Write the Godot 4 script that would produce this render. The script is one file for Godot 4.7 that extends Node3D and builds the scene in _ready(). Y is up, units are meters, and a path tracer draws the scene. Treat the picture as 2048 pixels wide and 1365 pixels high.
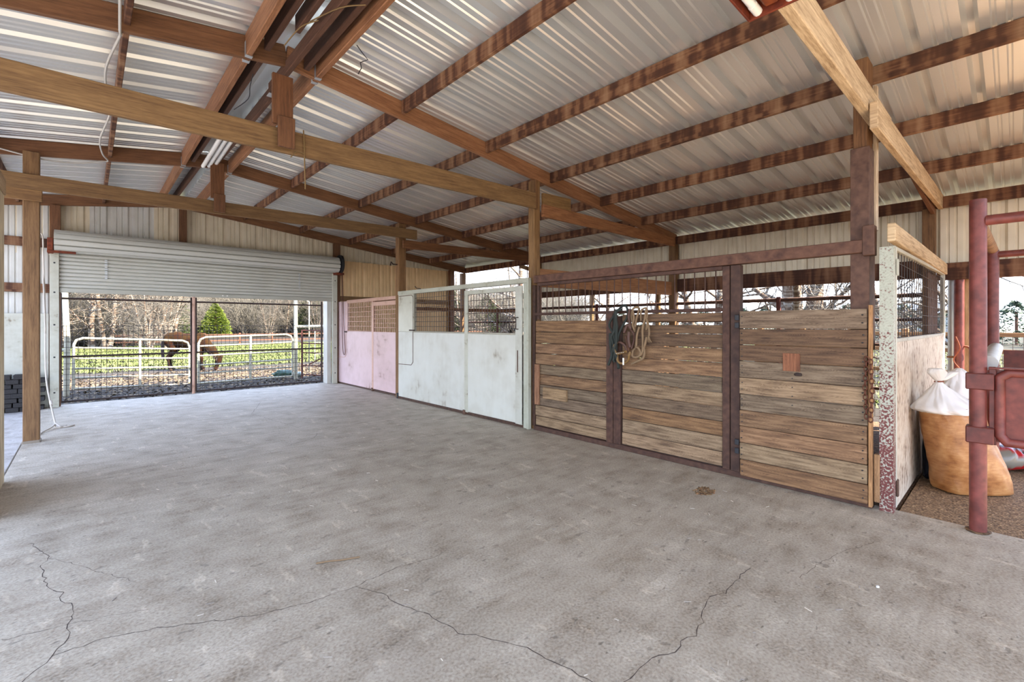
extends Node3D
# An open timber-and-sheet-metal horse barn seen from its concrete aisle.
# World: x runs across the aisle towards the stalls, -z runs down the aisle to the roller door, y up, metres.

var names := {}
var rng := RandomNumberGenerator.new()
var M := {}
const SX := 4.40          # face of the stall fronts
const EAVE := 8.25
const END := -11.2
const ORD := ["first", "second", "third", "fourth", "fifth", "sixth", "seventh", "eighth", "ninth", "tenth", "eleventh", "twelfth", "thirteenth", "fourteenth", "fifteenth", "sixteenth", "seventeenth", "eighteenth", "nineteenth", "twentieth", "twenty-first", "twenty-second", "twenty-third", "twenty-fourth", "twenty-fifth", "twenty-sixth", "twenty-seventh", "twenty-eighth", "twenty-ninth", "thirtieth", "thirty-first", "thirty-second"]

func _ready() -> void:
	rng.seed = 7
	# ---- camera
	var cam := Camera3D.new()
	cam.name = "camera"
	cam.projection = Camera3D.PROJECTION_FRUSTUM
	cam.near = 0.05
	cam.far = 400.0
	cam.keep_aspect = Camera3D.KEEP_HEIGHT
	cam.set_frustum(0.05 * 1365.0 / 925.0, Vector2(0, -0.05 * 32.5 / 925.0), 0.05, 400.0)
	cam.position = Vector3(0, 1.4, 0)
	cam.rotation.y = -atan(848.0 / 925.0)
	add_child(cam)
	cam.current = true
	# ---- sky, sun, exposure
	var we := WorldEnvironment.new()
	we.name = "world_environment"
	var e := Environment.new()
	var sky := Sky.new()
	var sm := ProceduralSkyMaterial.new()
	sm.sky_top_color = Color(0.65, 0.75, 0.93)
	sm.sky_horizon_color = Color(0.93, 0.96, 1.0)
	sm.sky_curve = 0.25
	sm.ground_bottom_color = Color(0.42, 0.38, 0.32)
	sm.ground_horizon_color = Color(0.6, 0.58, 0.52)
	sm.sky_energy_multiplier = 1.0
	sky.sky_material = sm
	e.background_mode = Environment.BG_SKY
	e.sky = sky
	e.background_energy_multiplier = 1.15
	e.tonemap_mode = Environment.TONE_MAPPER_LINEAR
	e.tonemap_exposure = 5.4
	e.sdfgi_enabled = true
	e.ssao_enabled = true
	e.ssil_enabled = true
	we.environment = e
	add_child(we)
	var sun := DirectionalLight3D.new()
	sun.name = "sun"
	sun.light_color = Color(1.0, 0.95, 0.87)
	sun.light_energy = 2.2
	sun.light_angular_distance = 0.6
	sun.shadow_enabled = true
	add_child(sun)
	sun.look_at_from_position(Vector3(4.2, 9.5, 8.0), Vector3.ZERO)
	# ---- scene
	make_materials()
	build_floor()
	build_ceiling()
	build_walls()
	build_frame()
	build_roller_door()
	build_outside_end()
	build_metal_stalls()
	build_wood_stall()
	build_side_partition()
	build_pipe_pen()
	build_bags()
	build_stall_backs()
	build_outside_right()
	build_tack()
	build_left_corner()
	build_rafter_clutter()
	build_litter()
	build_trees()

# ------------------------------------------------------------------ helpers
func numbered(called: String) -> String:
	if not names.has(called):
		names[called] = 0
		return called
	names[called] += 1
	return "%s_%03d" % [called, names[called]]

func thing(called: String, label: String, category: String, at := Vector3.ZERO, turn := 0.0, group := "") -> Node3D:
	var o := Node3D.new()
	o.name = numbered(called)
	add_child(o)
	o.position = at
	o.rotation.y = turn
	tag(o, label, category, group)
	return o

func tag(o: Node, label: String, category: String, group := "") -> void:
	o.set_meta("label", label)
	o.set_meta("category", category)
	if group != "":
		o.set_meta("group", group)

func struct_node(called: String, label := "") -> Node3D:
	var o := Node3D.new()
	o.name = numbered(called)
	o.set_meta("kind", "structure")
	if label != "":
		o.set_meta("label", label)
	add_child(o)
	return o

func new_st() -> SurfaceTool:
	var st := SurfaceTool.new()
	st.begin(Mesh.PRIMITIVE_TRIANGLES)
	return st

func put(called: String, mesh: Variant, mat: Material, parent: Node, at := Transform3D.IDENTITY) -> MeshInstance3D:
	var mi := MeshInstance3D.new()
	mi.mesh = mesh.commit() if mesh is SurfaceTool else mesh
	mi.material_override = mat
	mi.transform = at
	if parent == self:
		mi.name = numbered(called)
		add_child(mi)
	else:
		mi.name = called
		parent.add_child(mi, true)
	return mi

func dup(o: Node3D, at: Vector3, turn: float, label: String, group := "") -> Node3D:
	var c: Node3D = o.duplicate()
	var nm: String = o.name
	var base := nm
	if nm.length() > 4 and nm[nm.length() - 4] == "_" and nm.right(3).is_valid_int():
		base = nm.left(nm.length() - 4)
	c.name = numbered(base)
	add_child(c)
	c.position = at
	c.rotation.y = turn
	c.set_meta("label", label)
	if group != "":
		c.set_meta("group", group)
	return c

func tri(st: SurfaceTool, p: Array, n: Array, uv: Array, col: Color) -> void:
	var order := [0, 1, 2]
	var nn: Vector3 = n[0] + n[1] + n[2]
	if (p[1] - p[0]).cross(p[2] - p[0]).dot(nn) > 0.0:
		order = [0, 2, 1]
	for i in order:
		st.set_color(col)
		st.set_normal(n[i])
		st.set_uv(uv[i])
		st.add_vertex(p[i])

func quad(st: SurfaceTool, a: Vector3, b: Vector3, c: Vector3, d: Vector3, n: Vector3, ua: Vector2, ub: Vector2, uc: Vector2, ud: Vector2, col := Color.WHITE) -> void:
	tri(st, [a, b, c], [n, n, n], [ua, ub, uc], col)
	tri(st, [a, c, d], [n, n, n], [ua, uc, ud], col)

# chamfered box, centred, length along local x for the grain
func cbox(st: SurfaceTool, size: Vector3, xf := Transform3D.IDENTITY, bev := 0.004, col := Color.WHITE) -> void:
	var h := size * 0.5
	bev = minf(bev, minf(h.x, minf(h.y, h.z)) * 0.45)
	var off := Vector2(rng.randf() * 7.0, rng.randf() * 7.0)
	var pt := func(k: int, s: Vector3) -> Vector3:
		var v := Vector3(s.x * (h.x - bev), s.y * (h.y - bev), s.z * (h.z - bev))
		v[k] = s[k] * h[k]
		return v
	var uvf := func(k: int, v: Vector3) -> Vector2:
		if k == 0:
			return off + Vector2(v.z * 0.5, v.y)
		if k == 1:
			return off + Vector2(v.x, v.z + 0.37)
		return off + Vector2(v.x, v.y)
	var B := xf.basis.orthonormalized()
	for k in 3:
		for s in [-1.0, 1.0]:
			var q := []
			for w in [[-1, -1], [1, -1], [1, 1], [-1, 1]]:
				var sg := Vector3.ZERO
				sg[k] = s
				sg[(k + 1) % 3] = w[0]
				sg[(k + 2) % 3] = w[1]
				q.append(pt.call(k, sg))
			var n := Vector3.ZERO
			n[k] = s
			quad(st, xf * q[0], xf * q[1], xf * q[2], xf * q[3], B * n, uvf.call(k, q[0]), uvf.call(k, q[1]), uvf.call(k, q[2]), uvf.call(k, q[3]), col)
	for m in 3:
		var k := (m + 1) % 3
		var l := (m + 2) % 3
		for sk in [-1.0, 1.0]:
			for sl in [-1.0, 1.0]:
				var a := Vector3.ZERO
				a[k] = sk
				a[l] = sl
				var lo := a
				lo[m] = -1.0
				var hi := a
				hi[m] = 1.0
				var q := [pt.call(k, lo), pt.call(k, hi), pt.call(l, hi), pt.call(l, lo)]
				quad(st, xf * q[0], xf * q[1], xf * q[2], xf * q[3], B * a.normalized(), uvf.call(k, q[0]), uvf.call(k, q[1]), uvf.call(k, q[2]), uvf.call(k, q[3]), col)
	for sx in [-1.0, 1.0]:
		for sy in [-1.0, 1.0]:
			for sz in [-1.0, 1.0]:
				var s := Vector3(sx, sy, sz)
				var n := B * s.normalized()
				var p := [xf * pt.call(0, s), xf * pt.call(1, s), xf * pt.call(2, s)]
				tri(st, p, [n, n, n], [off, off, off], col)

# axis-aligned chamfered box given by two corners, grain along its longest side
func abox(st: SurfaceTool, a: Vector3, b: Vector3, bev := 0.004, col := Color.WHITE) -> void:
	var c := (a + b) * 0.5
	var s := (b - a).abs()
	var basis := Basis.IDENTITY
	var size := s
	if s.y >= s.x and s.y >= s.z:
		basis = Basis(Vector3.UP, Vector3.LEFT, Vector3.BACK)
		size = Vector3(s.y, s.x, s.z)
	elif s.z >= s.x:
		basis = Basis(Vector3.FORWARD, Vector3.UP, Vector3.RIGHT)
		size = Vector3(s.z, s.y, s.x)
	cbox(st, size, Transform3D(basis, c), bev, col)

func box_part(called: String, a: Vector3, b: Vector3, mat: Material, parent: Node, col := Color.WHITE, bev := 0.004) -> MeshInstance3D:
	# the mesh is centred on its node
	var c := (a + b) * 0.5
	var st := new_st()
	abox(st, a - c, b - c, bev, col)
	return put(called, st, mat, parent, Transform3D(Basis.IDENTITY, c))

# a timber from p to q: w wide (sideways), h high
func timber(called: String, p: Vector3, q: Vector3, w: float, h: float, mat: Material, parent: Node, col := Color.WHITE, roll := 0.0) -> MeshInstance3D:
	var st := new_st()
	cbox(st, Vector3(p.distance_to(q), h, w), Transform3D.IDENTITY, 0.005, col)
	var x := (q - p).normalized()
	var up := Vector3.UP if absf(x.y) < 0.9 else Vector3.BACK
	var z := x.cross(up).normalized()
	var y := z.cross(x).normalized()
	var b := Basis(x, y, z)
	if roll != 0.0:
		b = b * Basis(Vector3.RIGHT, roll)
	return put(called, st, mat, parent, Transform3D(b, (p + q) * 0.5))

func bar(st: SurfaceTool, p: Vector3, q: Vector3, r: float, sides := 6, col := Color.WHITE) -> void:
	tube(st, PackedVector3Array([p, q]), r, sides, col)

func tube(st: SurfaceTool, pts: PackedVector3Array, r: Variant, sides := 8, col := Color.WHITE, caps := true) -> void:
	var n := pts.size()
	var up := Vector3.UP
	var prev := []
	var prev_n := []
	var u := rng.randf() * 3.0
	var d0 := (pts[1] - pts[0]).normalized()
	if absf(d0.dot(up)) > 0.95:
		up = Vector3.RIGHT
	var side := d0.cross(up).normalized()
	for i in n:
		var d: Vector3
		if i == 0:
			d = d0
		elif i == n - 1:
			d = (pts[i] - pts[i - 1]).normalized()
		else:
			d = ((pts[i + 1] - pts[i]).normalized() + (pts[i] - pts[i - 1]).normalized()).normalized()
		if d.length() < 0.5:
			d = d0
		side = (side - d * side.dot(d)).normalized()
		var other := d.cross(side)
		var rr: float = r[i] if r is Array or r is PackedFloat32Array else r
		if i > 0:
			u += pts[i].distance_to(pts[i - 1])
		var ring := []
		var rn := []
		for k in sides:
			var a := TAU * k / sides
			var v := side * cos(a) + other * sin(a)
			rn.append(v)
			ring.append(pts[i] + v * rr)
		if i > 0:
			var u0 := u - pts[i].distance_to(pts[i - 1])
			for k in sides:
				var k2 := (k + 1) % sides
				var va := float(k) / sides * TAU * rr
				var vb := float(k + 1) / sides * TAU * rr
				tri(st, [prev[k], ring[k], ring[k2]], [prev_n[k], rn[k], rn[k2]], [Vector2(u0, va), Vector2(u, va), Vector2(u, vb)], col)
				tri(st, [prev[k], ring[k2], prev[k2]], [prev_n[k], rn[k2], prev_n[k2]], [Vector2(u0, va), Vector2(u, vb), Vector2(u0, vb)], col)
		if caps and (i == 0 or i == n - 1) and rr > 0.001:
			var cn := -d if i == 0 else d
			for k in range(1, sides - 1):
				tri(st, [ring[0], ring[k], ring[k + 1]], [cn, cn, cn], [Vector2.ZERO, Vector2.ZERO, Vector2.ZERO], col)
		prev = ring
		prev_n = rn

func curve(pts: Array, step := 4) -> PackedVector3Array:
	var out := PackedVector3Array()
	for i in pts.size() - 1:
		var p0: Vector3 = pts[maxi(i - 1, 0)]
		var p1: Vector3 = pts[i]
		var p2: Vector3 = pts[i + 1]
		var p3: Vector3 = pts[mini(i + 2, pts.size() - 1)]
		for k in step:
			out.append(p1.cubic_interpolate(p2, p0, p3, float(k) / step))
	out.append(pts[pts.size() - 1])
	return out

func pipe_part(called: String, pts: Array, r: float, mat: Material, parent: Node, sides := 10, smooth := false, col := Color.WHITE) -> MeshInstance3D:
	var c: Vector3 = pts[0]
	var loc := []
	for p in pts:
		loc.append(p - c)
	var st := new_st()
	tube(st, curve(loc) if smooth else PackedVector3Array(loc), r, sides, col)
	return put(called, st, mat, parent, Transform3D(Basis.IDENTITY, c))

# ribbed sheet-metal profile: ribs every 0.305 m, run along local x (length), width along z, ribs point to +y
func sheet_mesh(length: float, ribs := 3, rib_h := 0.06, cut := 0.0) -> ArrayMesh:
	var prof := []
	var z := 0.0
	for i in ribs:
		prof.append_array([[z, 0.0], [z + 0.026, rib_h], [z + 0.062, rib_h], [z + 0.088, 0.0]])
		for k in [0.140, 0.215]:
			prof.append_array([[z + k, 0.0], [z + k + 0.010, 0.012], [z + k + 0.024, 0.012], [z + k + 0.034, 0.0]])
		z += 0.305
	prof.append_array([[z, 0.0], [z + 0.012, 0.02]])
	var st := new_st()
	for i in prof.size() - 1:
		var a := Vector3(0, prof[i][1], prof[i][0])
		var b := Vector3(0, prof[i + 1][1], prof[i + 1][0])
		var t := (b - a).normalized()
		var n := Vector3(0, t.z, -t.y)
		var L := Vector3(length, 0, 0)
		var L2 := Vector3(length + cut * b.z, 0, 0)
		var L1 := Vector3(length + cut * a.z, 0, 0)
		quad(st, a, a + L1, b + L2, b, n, Vector2(0, a.z), Vector2(length, a.z), Vector2(length, b.z), Vector2(0, b.z))
	return st.commit()

func smooth01(a: float, b: float, x: float) -> float:
	return smoothstep(a, b, x)

func jit(c: Color, k := 0.08) -> Color:
	var m := 1.0 + rng.randf_range(-k, k)
	return Color(clampf(c.r * m * (1.0 + rng.randf_range(-k, k) * 0.3), 0, 1), clampf(c.g * m, 0, 1), clampf(c.b * m * (1.0 + rng.randf_range(-k, k) * 0.3), 0, 1))

func lin(r: float, g: float, b: float) -> Color:
	return Color(r / 255.0, g / 255.0, b / 255.0).srgb_to_linear()

# ------------------------------------------------------------------ textures and materials
func noise_bytes(sd: int, freq: float, w: int, h: int, W: int, H: int, oct := 4, kind := FastNoiseLite.TYPE_SIMPLEX_SMOOTH) -> PackedByteArray:
	var n := FastNoiseLite.new()
	n.seed = sd
	n.frequency = freq
	n.noise_type = kind
	n.fractal_octaves = oct
	var im := n.get_seamless_image(w, h)
	im.convert(Image.FORMAT_L8)
	if w != W or h != H:
		im.resize(W, H, Image.INTERPOLATE_CUBIC)
	return im.get_data()

func ramp_lut(stops: Array) -> PackedByteArray:
	var g := Gradient.new()
	g.offsets = PackedFloat32Array([])
	var off := PackedFloat32Array()
	var cols := PackedColorArray()
	for s in stops:
		off.append(s[0])
		cols.append(Color(s[1] / 255.0, s[2] / 255.0, s[3] / 255.0))
	g.offsets = off
	g.colors = cols
	var out := PackedByteArray()
	for i in 256:
		var c := g.sample(i / 255.0)
		out.append(int(c.r * 255))
		out.append(int(c.g * 255))
		out.append(int(c.b * 255))
	return out

func mixed(W: int, H: int, layers: Array, stops: Array) -> Image:
	# layers: [bytes, weight]; the weighted sum, stretched about its middle, goes through the ramp
	var lut := ramp_lut(stops)
	var out := PackedByteArray()
	out.resize(W * H * 3)
	var cnt := layers.size()
	var total := 0.0
	for l in layers:
		total += l[1]
	var b0: PackedByteArray = layers[0][0]
	var w0: float = layers[0][1] / total
	var b1: PackedByteArray = layers[mini(1, cnt - 1)][0]
	var w1: float = layers[1][1] / total if cnt > 1 else 0.0
	var b2: PackedByteArray = layers[mini(2, cnt - 1)][0]
	var w2: float = layers[2][1] / total if cnt > 2 else 0.0
	for i in W * H:
		var v := b0[i] * w0 + b1[i] * w1 + b2[i] * w2
		var k := clampi(int((v - 128.0) * 1.35 + 128.0), 0, 255) * 3
		var o := i * 3
		out[o] = lut[k]
		out[o + 1] = lut[k + 1]
		out[o + 2] = lut[k + 2]
	return Image.create_from_data(W, H, false, Image.FORMAT_RGB8, out)

func fleck(im: Image, b: PackedByteArray, thr: int, k: float) -> void:
	# where the noise passes the threshold the base tone changes: dried mud, scuffs
	var d := im.get_data()
	for i in b.size():
		var v: int = b[i]
		if v > thr:
			var t := lerpf(1.0, k, minf(1.0, (v - thr) / 14.0))
			var o := i * 3
			d[o] = mini(255, int(d[o] * t))
			d[o + 1] = mini(255, int(d[o + 1] * t))
			d[o + 2] = mini(255, int(d[o + 2] * t))
	im.set_data(im.get_width(), im.get_height(), false, Image.FORMAT_RGB8, d)

func bump_of(im: Image, k := 3.0) -> ImageTexture:
	var b: Image = im.duplicate()
	b.bump_map_to_normal_map(k)
	return ImageTexture.create_from_image(b)

func mat(im: Variant, col: Color, rough := 0.8, scale := Vector3.ONE, metal := 0.0, bump := 0.0) -> StandardMaterial3D:
	var m := StandardMaterial3D.new()
	m.albedo_color = col
	m.roughness = rough
	m.metallic = metal
	m.uv1_scale = scale
	m.vertex_color_use_as_albedo = true
	if im is Image:
		m.albedo_texture = ImageTexture.create_from_image(im)
		if bump > 0.0:
			m.normal_enabled = true
			m.normal_texture = bump_of(im, bump)
			m.normal_scale = 0.6
	return m

func make_materials() -> void:
	# wood: long grain with broad lighter and darker bands
	var g1 := noise_bytes(11, 0.045, 96, 512, 1024, 512, 5)
	var g2 := noise_bytes(12, 0.012, 256, 512, 1024, 512, 3)
	var g3 := noise_bytes(13, 0.16, 160, 512, 1024, 512, 2)
	var wood := mixed(1024, 512, [[g1, 0.5], [g2, 0.5], [g3, 0.35]], [[0.0, 150, 134, 118], [0.3, 196, 184, 170], [0.6, 228, 220, 210], [1.0, 255, 252, 246]])
	# stain bands that cross the purlins
	var b1 := noise_bytes(21, 0.026, 512, 14, 1024, 256, 3)
	var g4 := noise_bytes(22, 0.06, 64, 256, 1024, 256, 4)
	var stained := mixed(1024, 256, [[b1, 0.8], [g4, 0.22]], [[0.0, 118, 88, 68], [0.36, 150, 120, 98], [0.56, 206, 184, 164], [0.8, 232, 220, 206], [1.0, 255, 250, 242]])
	# weathered boards: strong figure with knots-like rings
	var f1 := noise_bytes(31, 0.02, 128, 512, 1024, 512, 2)
	for i in f1.size():
		f1[i] = int(127.5 + 127.5 * sin(f1[i] * 0.42))
	var f2 := noise_bytes(32, 0.02, 200, 400, 1024, 512, 4)
	var board := mixed(1024, 512, [[f1, 0.30], [f2, 0.55], [g1, 0.75]], [[0.0, 118, 104, 92], [0.3, 176, 162, 146], [0.6, 216, 204, 188], [1.0, 255, 248, 236]])
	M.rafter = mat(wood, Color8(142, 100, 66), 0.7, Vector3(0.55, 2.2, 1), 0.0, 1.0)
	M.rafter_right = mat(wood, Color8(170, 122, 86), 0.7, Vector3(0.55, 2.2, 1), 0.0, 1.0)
	M.tie = mat(wood, Color8(150, 120, 80), 0.72, Vector3(0.5, 2.0, 1), 0.0, 1.0)
	M.post = mat(wood, Color8(148, 116, 80), 0.75, Vector3(0.5, 2.0, 1), 0.0, 1.0)
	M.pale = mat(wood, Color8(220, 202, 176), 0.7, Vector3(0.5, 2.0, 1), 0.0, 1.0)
	M.purlin = mat(stained, Color8(150, 114, 86), 0.8, Vector3(0.5, 3.0, 1), 0.0, 1.0)
	M.board = mat(board, Color8(232, 230, 228), 0.78, Vector3(0.62, 1.7, 1), 0.0, 2.0)
	M.dark_wood = mat(wood, Color8(104, 72, 54), 0.85, Vector3(0.7, 2.5, 1), 0.0, 1.5)
	# sheet metal
	var s1 := noise_bytes(41, 0.012, 256, 256, 512, 512, 4)
	var s2 := noise_bytes(42, 0.01, 512, 512, 512, 512, 3)
	var sheet := mixed(512, 512, [[s1, 0.6], [s2, 0.4]], [[0.0, 234, 231, 226], [0.5, 246, 245, 242], [1.0, 255, 255, 255]])
	M.roof = mat(null, Color8(218, 219, 217), 0.3, Vector3.ONE, 0.62)
	M.wall_sheet = mat(sheet, Color8(220, 208, 184), 0.5, Vector3(0.5, 0.8, 1), 0.05)
	M.wall_grey = mat(sheet, Color8(206, 205, 200), 0.5, Vector3(0.5, 0.8, 1), 0.1)
	M.wall_tan = mat(sheet, Color8(236, 202, 154), 0.6, Vector3(0.5, 0.8, 1), 0.0)
	for k in ["roof", "wall_sheet", "wall_grey", "wall_tan"]:
		M[k].cull_mode = BaseMaterial3D.CULL_DISABLED
	M.shutter = mat(sheet, Color8(200, 200, 192), 0.5, Vector3(0.3, 3, 1), 0.05)
	M.galv = mat(sheet, Color8(196, 200, 204), 0.35, Vector3(1, 1, 1), 0.6)
	# concrete
	var c1 := noise_bytes(51, 0.010, 1024, 1024, 1024, 1024, 6)
	var c2 := noise_bytes(52, 0.035, 192, 1024, 1024, 1024, 4)
	var c3 := noise_bytes(53, 0.22, 1024, 1024, 1024, 1024, 3)
	var conc := mixed(1024, 1024, [[c1, 0.5], [c2, 0.3], [c3, 0.5]], [[0.0, 132, 120, 108], [0.25, 180, 170, 160], [0.45, 198, 190, 182], [0.65, 208, 201, 194], [1.0, 238, 233, 228]])
	fleck(conc, noise_bytes(58, 0.035, 640, 1024, 1024, 1024, 5), 200, 0.84)
	fleck(conc, noise_bytes(59, 0.07, 500, 1024, 1024, 1024, 3), 212, 0.8)
	fleck(conc, noise_bytes(60, 0.03, 1024, 300, 1024, 1024, 4), 190, 1.10)
	M.concrete = mat(conc, Color8(241, 238, 228), 0.62, Vector3(0.27, 0.27, 1), 0.0, 4.0)
	var sp1 := noise_bytes(54, 0.3, 512, 512, 512, 512, 3)
	var sp2 := noise_bytes(55, 0.06, 512, 512, 512, 512, 4)
	var speck := mixed(512, 512, [[sp1, 0.5], [sp2, 0.5]], [[0.0, 150, 142, 134], [0.3, 222, 218, 214], [0.6, 245, 244, 242], [1.0, 255, 255, 255]])
	M.concrete.detail_enabled = true
	M.concrete.detail_albedo = ImageTexture.create_from_image(speck)
	M.concrete.detail_blend_mode = BaseMaterial3D.BLEND_MODE_MUL
	M.concrete.detail_uv_layer = BaseMaterial3D.DETAIL_UV_2
	M.concrete.uv2_scale = Vector3(1.7, 1.7, 1)
	M.pale_slab = mat(conc, Color8(228, 230, 234), 0.7, Vector3(0.3, 0.3, 1))
	M.crack = mat(null, Color8(74, 62, 54), 0.95)
	# gravelly mat and dirt
	var v1 := noise_bytes(61, 0.12, 512, 512, 512, 512, 3, FastNoiseLite.TYPE_CELLULAR)
	var v2 := noise_bytes(62, 0.03, 512, 512, 512, 512, 4)
	var gravel := mixed(512, 512, [[v1, 0.7], [v2, 0.3]], [[0.0, 70, 56, 44], [0.4, 142, 122, 100], [0.7, 196, 176, 150], [1.0, 235, 222, 200]])
	M.gravel = mat(gravel, Color8(212, 192, 166), 0.85, Vector3(1.1, 1.1, 1), 0.0, 8.0)
	M.dirt = mat(gravel, Color8(150, 128, 104), 0.95, Vector3(0.5, 0.5, 1), 0.0, 6.0)
	M.ground = mat(gravel, Color8(160, 160, 160), 0.95, Vector3(0.35, 0.35, 1), 0.0, 6.0)
	# painted steel
	var p1 := noise_bytes(71, 0.006, 512, 512, 512, 512, 4)
	var p2 := noise_bytes(72, 0.03, 512, 512, 512, 512, 5)
	var p3 := noise_bytes(73, 0.05, 512, 96, 512, 512, 4)
	var smudge := mixed(512, 512, [[p1, 0.6], [p2, 0.3], [p3, 0.2]], [[0.0, 150, 136, 124], [0.1, 205, 196, 186], [0.24, 238, 235, 230], [0.6, 250, 249, 247], [1.0, 255, 255, 255]])
	M.white_steel = mat(smudge, Color8(206, 207, 199), 0.42, Vector3(0.3, 0.3, 1))
	M.pink_steel = mat(smudge, Color8(212, 186, 188), 0.45, Vector3(0.33, 0.33, 1))
	M.pink_rail = mat(smudge, Color8(208, 168, 150), 0.5, Vector3(0.6, 0.6, 1))
	M.white_frame = mat(smudge, Color8(190, 190, 178), 0.5, Vector3(0.8, 0.8, 1))
	var c3s := noise_bytes(56, 0.2, 512, 512, 512, 512, 3)
	var c2s := noise_bytes(57, 0.05, 128, 512, 512, 512, 4)
	var peel := mixed(512, 512, [[p2, 0.65], [p1, 0.3], [c3s, 0.2]], [[0.0, 98, 42, 40], [0.42, 122, 58, 54], [0.46, 178, 178, 168], [1.0, 205, 204, 192]])
	M.peeling = mat(peel, Color8(225, 228, 220), 0.6, Vector3(3.2, 3.2, 1))
	for kk in [["peeling_low", 0.62], ["peeling_b", 0.53], ["peeling_c", 0.36], ["peeling_high", 0.25]]:
		var pl := mixed(512, 512, [[p2, 0.65], [p1, 0.15], [c3s, 0.25]], [[0.0, 98, 42, 40], [kk[1] - 0.03, 122, 58, 54], [kk[1] + 0.01, 178, 178, 168], [1.0, 205, 204, 192]])
		M[kk[0]] = mat(pl, Color8(225, 228, 220), 0.6, Vector3(3.2, 3.2, 1))
	var lime := mixed(512, 512, [[p2, 0.5], [p3, 0.6], [p1, 0.4]], [[0.0, 84, 62, 52], [0.2, 146, 128, 112], [0.36, 206, 190, 172], [0.6, 232, 222, 206], [1.0, 248, 242, 232]])
	M.panel_worn = mat(lime, Color8(216, 210, 202), 0.7, Vector3(0.7, 0.9, 1))
	var rust := mixed(512, 512, [[p2, 0.6], [v2, 0.4], [p1, 0.3]], [[0.0, 112, 86, 74], [0.5, 156, 132, 118], [1.0, 196, 176, 162]])
	M.brown_steel = mat(rust, Color8(150, 126, 110), 0.7, Vector3(0.8, 0.8, 1))
	M.red_pipe = mat(rust, Color8(172, 96, 92), 0.5, Vector3(0.7, 0.7, 1))
	M.red_panel = mat(rust, Color8(166, 90, 82), 0.55, Vector3(0.8, 0.8, 1))
	M.tan_pipe = mat(rust, Color8(214, 184, 142), 0.7, Vector3(0.8, 0.8, 1))
	M.rusty = mat(rust, Color8(190, 104, 48), 0.7, Vector3(1, 1, 1))
	M.gate_steel = mat(rust, Color8(92, 72, 62), 0.7, Vector3(0.8, 0.8, 1))
	M.wire = mat(null, Color8(92, 78, 72), 0.6, Vector3.ONE, 0.4)
	M.wire_dark = mat(null, Color8(70, 62, 58), 0.7)
	M.white_pipe = mat(smudge, Color8(172, 168, 150), 0.5, Vector3(0.8, 0.8, 1))
	M.grey_pipe = mat(smudge, Color8(180, 178, 172), 0.5, Vector3(0.8, 0.8, 1))
	M.red_gate = mat(rust, Color8(140, 72, 54), 0.7, Vector3(0.8, 0.8, 1))
	M.black = mat(null, Color8(34, 34, 38), 0.6)
	M.black_plastic = mat(null, Color8(26, 28, 36), 0.22)
	M.chain = mat(rust, Color8(150, 104, 84), 0.55, Vector3(3, 3, 1), 0.5)
	M.rope = mat(speck, Color8(140, 116, 88), 0.95, Vector3(14, 14, 1))
	M.rope_white = mat(speck, Color8(214, 206, 196), 0.9, Vector3(8, 8, 1))
	M.teal = mat(speck, Color8(46, 52, 46), 0.8, Vector3(8, 8, 1))
	M.leather = mat(speck, Color8(92, 62, 50), 0.6, Vector3(5, 5, 1))
	M.gold = mat(speck, Color8(138, 106, 60), 0.6, Vector3(6, 6, 1))
	M.steel_bright = mat(null, Color8(220, 218, 210), 0.25, Vector3.ONE, 0.9)
	M.cable = mat(null, Color8(186, 182, 174), 0.6)
	M.cable_tan = mat(null, Color8(124, 98, 58), 0.7)
	M.pvc = mat(null, Color8(236, 234, 228), 0.4)
	M.tube_glow = mat(null, Color8(236, 234, 230), 0.3)
	M.cream = mat(wood, Color8(244, 232, 202), 0.7, Vector3(0.4, 1.2, 1))
	M.hair = mat(null, Color8(48, 34, 28), 0.8)
	M.paver = mat(gravel, Color8(64, 68, 82), 0.7, Vector3(2, 2, 1), 0.0, 4.0)
	# plants
	M.bark = mat(stained, Color8(146, 146, 142), 0.9, Vector3(0.6, 3.0, 1))
	M.twig = mat(null, Color8(96, 90, 82), 0.9)
	M.leaf = mat(null, Color8(255, 255, 255), 0.8)
	M.leaf.cull_mode = BaseMaterial3D.CULL_DISABLED
	M.leaf.backlight_enabled = true
	M.leaf.backlight = Color(0.3, 0.3, 0.2)
	# bags
	var sh := mixed(512, 512, [[p1, 0.6], [c2s, 0.3], [c3s, 0.25]], [[0.0, 150, 104, 62], [0.4, 200, 152, 100], [0.7, 224, 184, 134], [1.0, 246, 220, 180]])
	M.shavings = mat(sh, Color8(206, 180, 150), 0.45, Vector3(1.6, 1.6, 1), 0.0, 0.8)
	M.shavings.clearcoat_enabled = true
	M.shavings.clearcoat = 0.6
	M.shavings.clearcoat_roughness = 0.25
	M.skylight = mat(null, Color8(236, 240, 240), 0.6)
	M.skylight.backlight_enabled = true
	M.skylight.backlight = Color(0.6, 0.6, 0.6)
	M.film = mat(null, Color(0.93, 0.92, 0.9, 0.86), 0.35)
	M.film.transparency = BaseMaterial3D.TRANSPARENCY_ALPHA
	M.film.cull_mode = BaseMaterial3D.CULL_DISABLED
	M.feed = mat(null, Color.WHITE, 0.25)

# ------------------------------------------------------------------ floor
func gy(x: float, z: float) -> float:
	# height of the natural ground outside the slab
	return -0.16 - 0.24 * smoothstep(-15.0, -20.0, z)

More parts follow.
